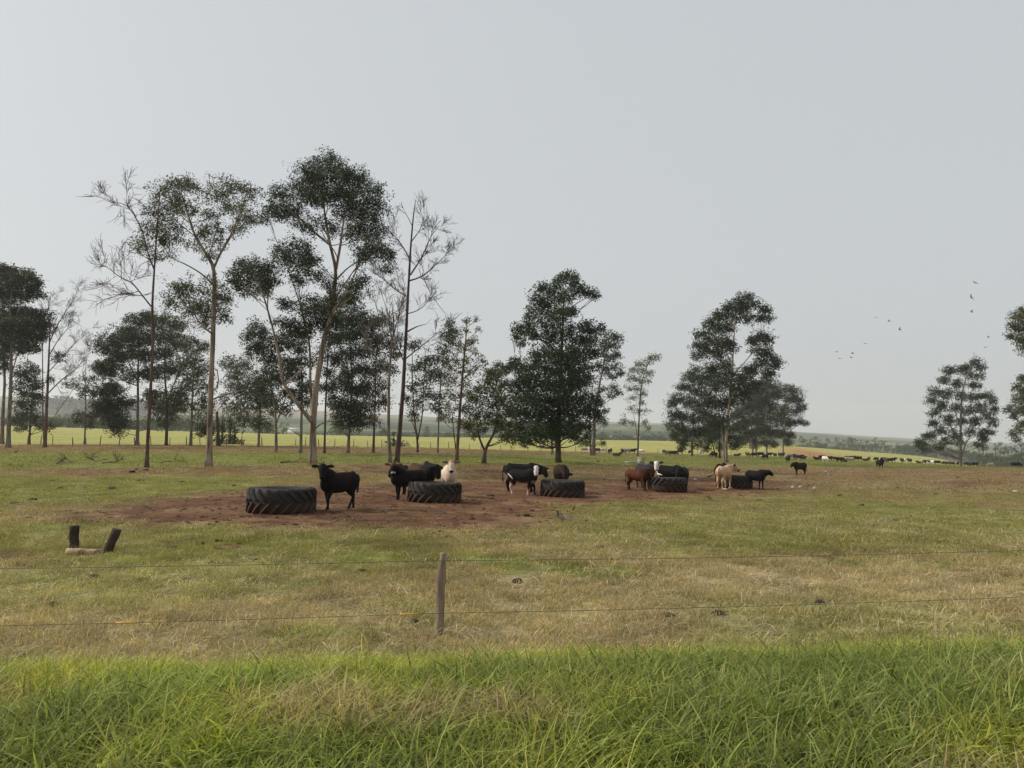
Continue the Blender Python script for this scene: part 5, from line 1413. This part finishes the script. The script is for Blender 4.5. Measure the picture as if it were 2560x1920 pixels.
# ------------------------------------------------------------------ far trees, woods, poles, shed
def far_tree_mesh(kind, seed):
    global rng
    old = rng; rng = np.random.default_rng(seed)
    mb = MB(); Tc = []
    if kind == 'euc':          # 12 m, high tufted crown
        mb.loft([(0, 0, -.5), (.1, 0, 4), (.2, .1, 8), (.1, 0, 11)], [.22, .17, .1, .05], k=5)
        for i in range(9):
            z = rng.uniform(4.5, 11.5); r = 2.7 * math.sin((z - 3.5) / 9 * math.pi) + .4
            a = rng.uniform(0, 6.28); c = np.array([r * math.cos(a) * .8, r * math.sin(a) * .8, z])
            mb.loft(bez(np.array([.1, 0, z - 2.5]), np.array([c[0] * .4, c[1] * .4, z - 1]), c, 4), [.07, .05, .03, .02], k=4, cap=False)
            for j in range(7): Tc.append(c + rng.normal(size=3) * [.75, .75, .5])
        me = leaf_mesh('crown', np.array(Tc), np.full(len(Tc), .6), 12, .55, .4, (.055, .075, .045), .3, .0, .5)
    elif kind == 'bush':
        mb.loft([(0, 0, -.3), (.1, 0, 1), (0, .1, 2.5)], [.15, .12, .05], k=5)
        for i in range(42):
            v = rng.normal(size=3); v /= np.linalg.norm(v); v *= rng.random() ** .4
            Tc.append(np.array([v[0] * 2.4, v[1] * 2.4, 2.4 + v[2] * 2.0]))
        me = leaf_mesh('crown', np.array(Tc), np.full(len(Tc), .7), 14, .6, .2, (.055, .085, .038), .35, .0, .55)
    rng = old
    return mb.mesh('trunk'), me
FT = {('euc', i): far_tree_mesh('euc', 100 + i) for i in range(4)}
FT.update({('bush', i): far_tree_mesh('bush', 120 + i) for i in range(4)})
far_list = []   # px, Y, height m, kind, width factor
for (px, Y, h, kd) in [(2003,735,13,'euc'),(2012,738,10,'euc'),(2022,740,11,'euc'),(2040,742,14.5,'euc'),(2050,745,8,'bush'),(2066,745,12,'euc'),(2093,748,14,'euc'),(2106,742,13,'euc'),(2120,745,15,'euc'),(2131,750,14,'euc'),(2142,742,13,'euc'),(2156,748,14,'euc'),
        (2168,745,12,'euc'),(2178,748,9,'euc'),(2186,760,17,'euc'),(2206,755,15,'euc'),(2238,757,11,'euc'),(2281,762,10,'euc'),(2296,758,13,'euc'),(2306,765,16,'euc'),(2335,760,13,'euc'),(2352,764,11,'euc'),
        (2453,430,15,'euc'),(2484,470,17,'euc'),(2468,480,10,'bush'),(2500,500,11,'bush'),(2516,520,16,'euc'),(2530,510,12,'bush'),(2549,420,17,'euc'),(2568,380,18,'euc'),(2475,520,8,'bush'),(2512,455,8,'bush'),(2538,440,9,'bush'),(2555,400,10,'bush'),(2440,560,9,'euc'),
        (1503,660,10,'bush'),(1490,665,7,'bush'),(1520,660,8,'euc'),(1545,662,11,'euc'),(1560,668,8,'bush'),(1578,672,7,'bush'),(1610,670,8,'bush'),(1632,672,9,'bush'),(1655,675,8,'bush'),(1690,685,10,'bush'),(1720,690,10,'euc'),(1650,690,11,'euc'),(1380,620,9,'bush'),(1330,610,8,'bush'),
        (585,420,14,'euc'),(610,425,15,'euc'),(640,430,13,'euc'),(560,430,12,'bush'),(668,440,11,'bush'),(710,450,10,'euc'),(850,460,12,'bush'),(900,480,11,'euc'),(1070,560,10,'euc'),(960,500,8,'bush'),(1000,520,9,'euc'),(1120,560,7,'bush'),
        (30,350,7,'bush'),(60,352,6,'bush'),(95,350,7,'bush'),(130,356,6,'bush'),(150,360,7,'bush'),(185,362,6,'bush'),(225,365,7,'bush'),(262,366,8,'bush'),(300,370,8,'bush'),(330,372,7,'bush'),(365,372,8,'bush'),(392,376,7,'bush'),(430,380,9,'bush'),(470,384,8,'bush'),(505,388,7,'bush'),
        (120,620,9,'bush'),(160,640,8,'bush'),(205,660,9,'bush'),(250,640,8,'bush'),(300,660,10,'bush'),(345,650,8,'bush'),(90,700,9,'bush'),(400,680,9,'bush'),(230,760,9,'bush'),(170,800,10,'bush'),(280,820,9,'bush'),(460,720,9,'bush'),(235,870,20,'euc'),(190,900,15,'euc')]:
    far_list.append((px, Y, h, kd))
far_list.sort()
for i, (px, Y, h, kd) in enumerate(far_list):
    g = at(px, Y); v = (kd, i % 4)
    root = empty('distant_tree' if kd == 'euc' else 'distant_bush_tree', tuple(g), random.uniform(0, 6))
    s = h / (12.0 if kd == 'euc' else 5.0); root.scale = (s * random.uniform(.85, 1.1),) * 2 + (s,)
    if kd == 'bush': root.scale = (s * random.uniform(.9, 1.4),) * 2 + (s,)
    obj('trunk', FT[v][0], M['bark_dark'], root); obj('crown', FT[v][1], M['leaf'], root)
    tag(root, ('tall distant tree' if kd == 'euc' else 'low rounded distant tree') + f' beyond the sown field, {ORD(i + 1)} from the left on the skyline', 'tree', 'distant trees beyond the field')
def wood(name, label, pxs, Y0, Y1, h, n, L, colr):
    Tc = []
    for i in range(n):
        px = np.interp(rng.random(), np.linspace(0, 1, len(pxs)), pxs); f = rng.random(); Y = Y0 + (Y1 - Y0) * f
        Yb = Y * (1 + 0.0)
        g = at(px, Yb); hh = (h(px) if callable(h) else h) * (.75 + .5 * float(vnoise(np.array([px * .09]), np.array([Y * .02]), 4)[0]))
        Tc.append((g[0], g[1], g[2] + rng.random() ** .7 * hh))
    Tc = np.array(Tc); b = Tc.mean(0)
    me = leaf_mesh(name, Tc - b, np.full(n, L * 1.6), 9, L, .2, colr, .3, 0, .6)
    o = obj(name, me, M['leaf'], loc=tuple(b)); tag(o, label, 'wood', kind='stuff')
wood('plantation', 'dark band of young plantation trees along the right edge of the field', [1985, 2240, 2330, 2440], 715, 760, lambda px: np.interp(px, [1985, 2080, 2200, 2350, 2445], [3.0, 3.5, 8.0, 11, 8]), 1700, 1.1, (.040, .058, .032))
wood('hedgerow', 'dark hedge of bushes behind the sown field at left', [0, 520], 345, 390, 4.0, 1000, .7, (.045, .065, .030))
wood('hedgerow', 'dark hedge along the far edge of the field in the centre', [1300, 1760], 610, 660, 4.5, 900, 1.0, (.040, .055, .036))
wood('hedgerow', 'thin hedge beyond the field behind the tall trees', [520, 1300], 430, 520, 2.5, 800, .8, (.045, .06, .034))
wood('forest', 'far dark forest strip on the hazy hill at left', [100, 430], 1400, 1550, 22, 800, 4.0, (.030, .045, .028))
wood('valley_trees', 'scrubby trees in the valley at far right', [2440, 2640], 380, 620, 6.0, 800, 1.0, (.045, .062, .036))
for (px, Y, h, lb) in [(2205, 700, 8.0, 'leftmost'), (2341, 705, 8.2, 'middle'), (2492, 560, 8.0, 'rightmost')]:
    g = at(px, Y)
    root = empty('utility_pole', tuple(g)); tag(root, f'pale concrete utility pole at the edge of the field, {lb} of three', 'pole', 'utility poles at the field edge')
    mb = MB(); mb.loft([(0, 0, -.5), (0, 0, h * .5), (0, 0, h)], [.26, .22, .17], k=8); obj('pole', mb.mesh('pole'), M['concrete'], root)
    mb = MB(); mb.box((0, 0, h - .35), (1.8, .14, .16)); obj('crossarm', mb.mesh('crossarm', False), M['concrete'], root)
pp = [at(1960, 690) + [0, 0, 7.6], at(2205, 700) + [0, 0, 7.6], at(2341, 705) + [0, 0, 7.8], at(2492, 560) + [0, 0, 7.6], at(2700, 450) + [0, 0, 7.6]]
wp = []
for a, b in zip(pp[:-1], pp[1:]):
    for t in np.linspace(0, 1, 12)[:-1]: wp.append(a + (b - a) * t - np.array([0, 0, 2.0 * 4 * t * (1 - t) * .4]))
wp.append(pp[-1]); wp = np.array(wp)
mb = MB(); mb.loft(wp - wp[0], np.full(len(wp), .035), k=4, side=(0, 0, 1)); o = obj('power_line', mb.mesh('power_line'), M['wire'], loc=tuple(wp[0])); tag(o, 'thin power line strung between the concrete poles at right', 'cable')
g = at(738, 640); root = empty('farm_shed', (g[0], g[1], g[2] + .5), .2); tag(root, 'small white farm shed far beyond the field, left of the forked giant', 'shed')
mb = MB(); mb.box((0, 0, 1.6), (11, 6, 4.2)); obj('wall', mb.mesh('wall', False), M['wall'], root)
mb = MB(); V = np.array([(-5.8, -3.4, 3.72), (5.8, -3.4, 3.72), (5.8, 3.4, 3.72), (-5.8, 3.4, 3.72), (-5.8, 0, 5.0), (5.8, 0, 5.0)]); mb.add(V, [(0, 1, 5, 4), (2, 3, 4, 5), (0, 3, 2, 1)], [(0, 4, 3), (1, 2, 5)]); obj('roof', mb.mesh('roof', False), M['roof'], root)
mb = MB(); mb.box((2, -3.03, 1.2), (2.4, .08, 2.6)); obj('door', mb.mesh('door', False), M['concrete'], root)

# ------------------------------------------------------------------ grass
def blade_clump(nm, n, rad, hmin, hmax, w, lean, seg=3, dry=0.1, curl=.5, shade=(.7, 1.25), flat=0.0):
    V = []; Q = []; C = []
    for i in range(n):
        a = rng.uniform(0, 6.28); r = rad * rng.random() ** .5
        p = np.array([r * math.cos(a), r * math.sin(a), 0.0])
        h = rng.uniform(hmin, hmax); az = rng.uniform(0, 6.28); ln = abs(rng.normal()) * lean + flat * rng.random()
        d = np.array([math.cos(az), math.sin(az)]); sd = np.array([-d[1], d[0], 0]) ; tw = rng.uniform(-.6, .6)
        ww = w * rng.uniform(.6, 1.3)
        s = rng.uniform(*shade); isdry = rng.random() < dry
        c = np.array([s * 1.0, s, s]) * (np.array([1.45, 1.2, 1.7]) if isdry else np.array([rng.uniform(.85, 1.15), 1, rng.uniform(.8, 1.2)]))
        b0 = len(V)
        ang = ln
        q = p.copy()
        for k in range(seg + 1):
            f = k / seg
            wk = ww * (1 - f ** 1.8) * (.75 + .5 * min(1, f * 3)) + .0004
            side = sd * math.cos(tw * f) + np.array([0, 0, math.sin(tw * f)])
            V.append(q + side * wk * .5); V.append(q - side * wk * .5)
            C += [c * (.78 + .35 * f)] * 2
            step = h / seg
            q = q + np.array([d[0] * math.sin(ang), d[1] * math.sin(ang), math.cos(ang)]) * step
            q[2] = max(q[2], .012)
            ang += curl * rng.uniform(.3, 1.3) / seg * 1.5
        for k in range(seg):
            Q.append((b0 + 2 * k, b0 + 2 * k + 1, b0 + 2 * k + 3, b0 + 2 * k + 2))
    me = mesh_np(nm, np.array(V), np.array(Q), True)
    vcol(me, 'tone', np.array(C)); me.materials.append(M['grass'])
    return me

def make_coll(nm, meshes):
    c = bpy.data.collections.new(nm)
    for i, me in enumerate(meshes):
        o = bpy.data.objects.new(f'{nm}_{i:02d}', me); c.objects.link(o)
    return c

def scatter(name, label, x, y, tint, scl, zscl, coll, nvar, cat='grass', tilt=0.12, zoff=0.0):
    n = len(x)
    z = gz(x, y) + zoff
    me = bpy.data.meshes.new(name); me.vertices.add(n)
    me.vertices.foreach_set('co', np.stack([x, y, z], 1).astype(np.float32).ravel())
    rot = np.stack([rng.normal(size=n) * tilt, rng.normal(size=n) * tilt, rng.uniform(0, 6.28, n)], 1).astype(np.float32)
    a = me.attributes.new('rot', 'FLOAT_VECTOR', 'POINT'); a.data.foreach_set('vector', rot.ravel())
    S = np.stack([scl, scl, scl * zscl], 1).astype(np.float32)
    a = me.attributes.new('scl', 'FLOAT_VECTOR', 'POINT'); a.data.foreach_set('vector', S.ravel())
    a = me.attributes.new('pick', 'INT', 'POINT'); a.data.foreach_set('value', rng.integers(0, nvar, n).astype(np.int32))
    vcol(me, 'tint', tint)
    o = bpy.data.objects.new(name, me); col.objects.link(o)
    tag(o, label, cat, kind='stuff')
    ng = bpy.data.node_groups.new(name + '_scatter', 'GeometryNodeTree')
    ng.interface.new_socket('Geometry', in_out='INPUT', socket_type='NodeSocketGeometry')
    ng.interface.new_socket('Geometry', in_out='OUTPUT', socket_type='NodeSocketGeometry')
    gi = ng.nodes.new('NodeGroupInput'); go = ng.nodes.new('NodeGroupOutput')
    mp = ng.nodes.new('GeometryNodeMeshToPoints')
    ci = ng.nodes.new('GeometryNodeCollectionInfo'); ci.inputs['Collection'].default_value = coll
    ci.inputs['Separate Children'].default_value = True; ci.inputs['Reset Children'].default_value = True
    ip = ng.nodes.new('GeometryNodeInstanceOnPoints'); ip.inputs['Pick Instance'].default_value = True
    def na(nm_, t):
        q = ng.nodes.new('GeometryNodeInputNamedAttribute'); q.data_type = t; q.inputs['Name'].default_value = nm_; return q.outputs['Attribute']
    L = ng.links.new
    L(gi.outputs[0], mp.inputs['Mesh']); L(mp.outputs['Points'], ip.inputs['Points']); L(ci.outputs['Instances'], ip.inputs['Instance'])
    er = ng.nodes.new('FunctionNodeEulerToRotation'); L(na('rot', 'FLOAT_VECTOR'), er.inputs[0]); L(er.outputs[0], ip.inputs['Rotation'])
    L(na('scl', 'FLOAT_VECTOR'), ip.inputs['Scale']); L(na('pick', 'INT'), ip.inputs['Instance Index'])
    L(ip.outputs['Instances'], go.inputs[0])
    md = o.modifiers.new('scatter', 'NODES'); md.node_group = ng
    return o

def fan(n, y0, y1, p=1.0, margin=.09, tmax=.67):
    """points spread evenly over the ground of the fan between two distances (p<1: denser near)"""
    f = rng.random(n); e = 1 + p
    y = (y0 ** e + f * (y1 ** e - y0 ** e)) ** (1 / e)
    x = rng.uniform(-1, 1, n) * (y * (tmax + margin) + 1.2)
    return x, y

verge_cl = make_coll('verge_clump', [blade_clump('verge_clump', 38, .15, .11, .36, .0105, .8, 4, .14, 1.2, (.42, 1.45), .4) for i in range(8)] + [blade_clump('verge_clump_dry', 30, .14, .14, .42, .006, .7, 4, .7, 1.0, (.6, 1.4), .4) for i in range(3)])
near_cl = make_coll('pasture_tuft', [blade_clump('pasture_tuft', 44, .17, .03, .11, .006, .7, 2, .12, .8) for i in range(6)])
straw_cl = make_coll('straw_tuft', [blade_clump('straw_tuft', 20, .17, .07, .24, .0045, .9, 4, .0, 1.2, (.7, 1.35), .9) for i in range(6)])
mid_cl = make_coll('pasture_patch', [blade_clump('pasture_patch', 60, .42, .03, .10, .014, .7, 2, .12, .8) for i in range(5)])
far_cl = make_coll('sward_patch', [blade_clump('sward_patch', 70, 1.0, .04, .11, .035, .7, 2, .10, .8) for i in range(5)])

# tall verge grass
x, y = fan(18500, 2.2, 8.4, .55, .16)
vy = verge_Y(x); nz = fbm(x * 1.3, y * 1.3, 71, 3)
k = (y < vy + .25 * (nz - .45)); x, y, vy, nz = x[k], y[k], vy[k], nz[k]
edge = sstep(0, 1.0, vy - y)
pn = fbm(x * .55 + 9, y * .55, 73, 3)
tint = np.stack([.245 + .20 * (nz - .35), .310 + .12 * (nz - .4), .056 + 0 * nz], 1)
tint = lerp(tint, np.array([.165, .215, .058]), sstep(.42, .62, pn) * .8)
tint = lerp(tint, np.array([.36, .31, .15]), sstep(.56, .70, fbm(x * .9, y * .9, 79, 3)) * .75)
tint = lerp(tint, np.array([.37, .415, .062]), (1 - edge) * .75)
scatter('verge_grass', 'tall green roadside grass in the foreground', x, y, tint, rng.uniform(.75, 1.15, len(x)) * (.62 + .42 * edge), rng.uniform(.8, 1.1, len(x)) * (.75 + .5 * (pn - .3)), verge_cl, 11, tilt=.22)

# pasture grass by distance
def pasture(name, label, n, y0, y1, p, coll, nvar, smin, smax, bright=1.45, zs=1.0, keep_dirt=.02):
    x, y = fan(n, y0, y1, p)
    C, c = cover_color(x, y, with_dirt=False)
    k = (y > verge_Y(x) - .2) & (c['zone'] != 2) & (rng.random(n) > c['dirt'] * (1 - keep_dirt)) & (fbm(x * 1.8, y * 1.8, 88, 3) > .36)
    x, y, C = x[k], y[k], C[k]
    C = C * bright * rng.uniform(.8, 1.2, len(x))[:, None]
    scatter(name, label, x, y, np.clip(C, 0, 1), rng.uniform(smin, smax, len(x)), zs * rng.uniform(.7, 1.3, len(x)), coll, nvar)
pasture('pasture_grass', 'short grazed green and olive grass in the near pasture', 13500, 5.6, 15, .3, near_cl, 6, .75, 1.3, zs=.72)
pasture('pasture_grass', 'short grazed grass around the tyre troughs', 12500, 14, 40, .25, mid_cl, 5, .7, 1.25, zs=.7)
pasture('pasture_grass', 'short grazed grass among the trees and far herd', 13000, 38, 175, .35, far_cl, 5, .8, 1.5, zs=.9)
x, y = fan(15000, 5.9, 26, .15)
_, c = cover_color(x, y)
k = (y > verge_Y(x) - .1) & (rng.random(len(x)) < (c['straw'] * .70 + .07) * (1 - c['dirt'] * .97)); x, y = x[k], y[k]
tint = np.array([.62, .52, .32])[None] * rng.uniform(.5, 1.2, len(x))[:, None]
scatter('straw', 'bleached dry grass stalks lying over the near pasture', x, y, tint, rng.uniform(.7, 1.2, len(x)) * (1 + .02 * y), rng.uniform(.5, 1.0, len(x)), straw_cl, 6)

# loose soil clods on the bare ground
clod_me = [lump('soil_clod', .06, .04, k=7, rough=.35, seed=60 + i) for i in range(4)]
for m_ in clod_me:
    vcol(m_, 'tone', np.ones((len(m_.vertices), 3))); m_.materials.append(M['grass'])
clod_cl = make_coll('soil_clod', clod_me)
x, y = fan(46000, 13, 60, .2)
_, c = cover_color(x, y)
k = (c['dirt'] > .35) & (rng.random(len(x)) < .30 + .5 * (c['n1'] > .5)); x, y = x[k], y[k]
tint = np.array([.110, .056, .031])[None] * (rng.uniform(.4, 1.3, len(x)) + .9 * (rng.random(len(x)) < .12))[:, None]
scatter('soil_clods', 'trampled red-brown soil clods around the tyre troughs', x, y, tint, rng.uniform(.2, 1.1, len(x)) ** 1.4 + .18, rng.uniform(.3, .7, len(x)), clod_cl, 4, cat='soil', zoff=-.01)
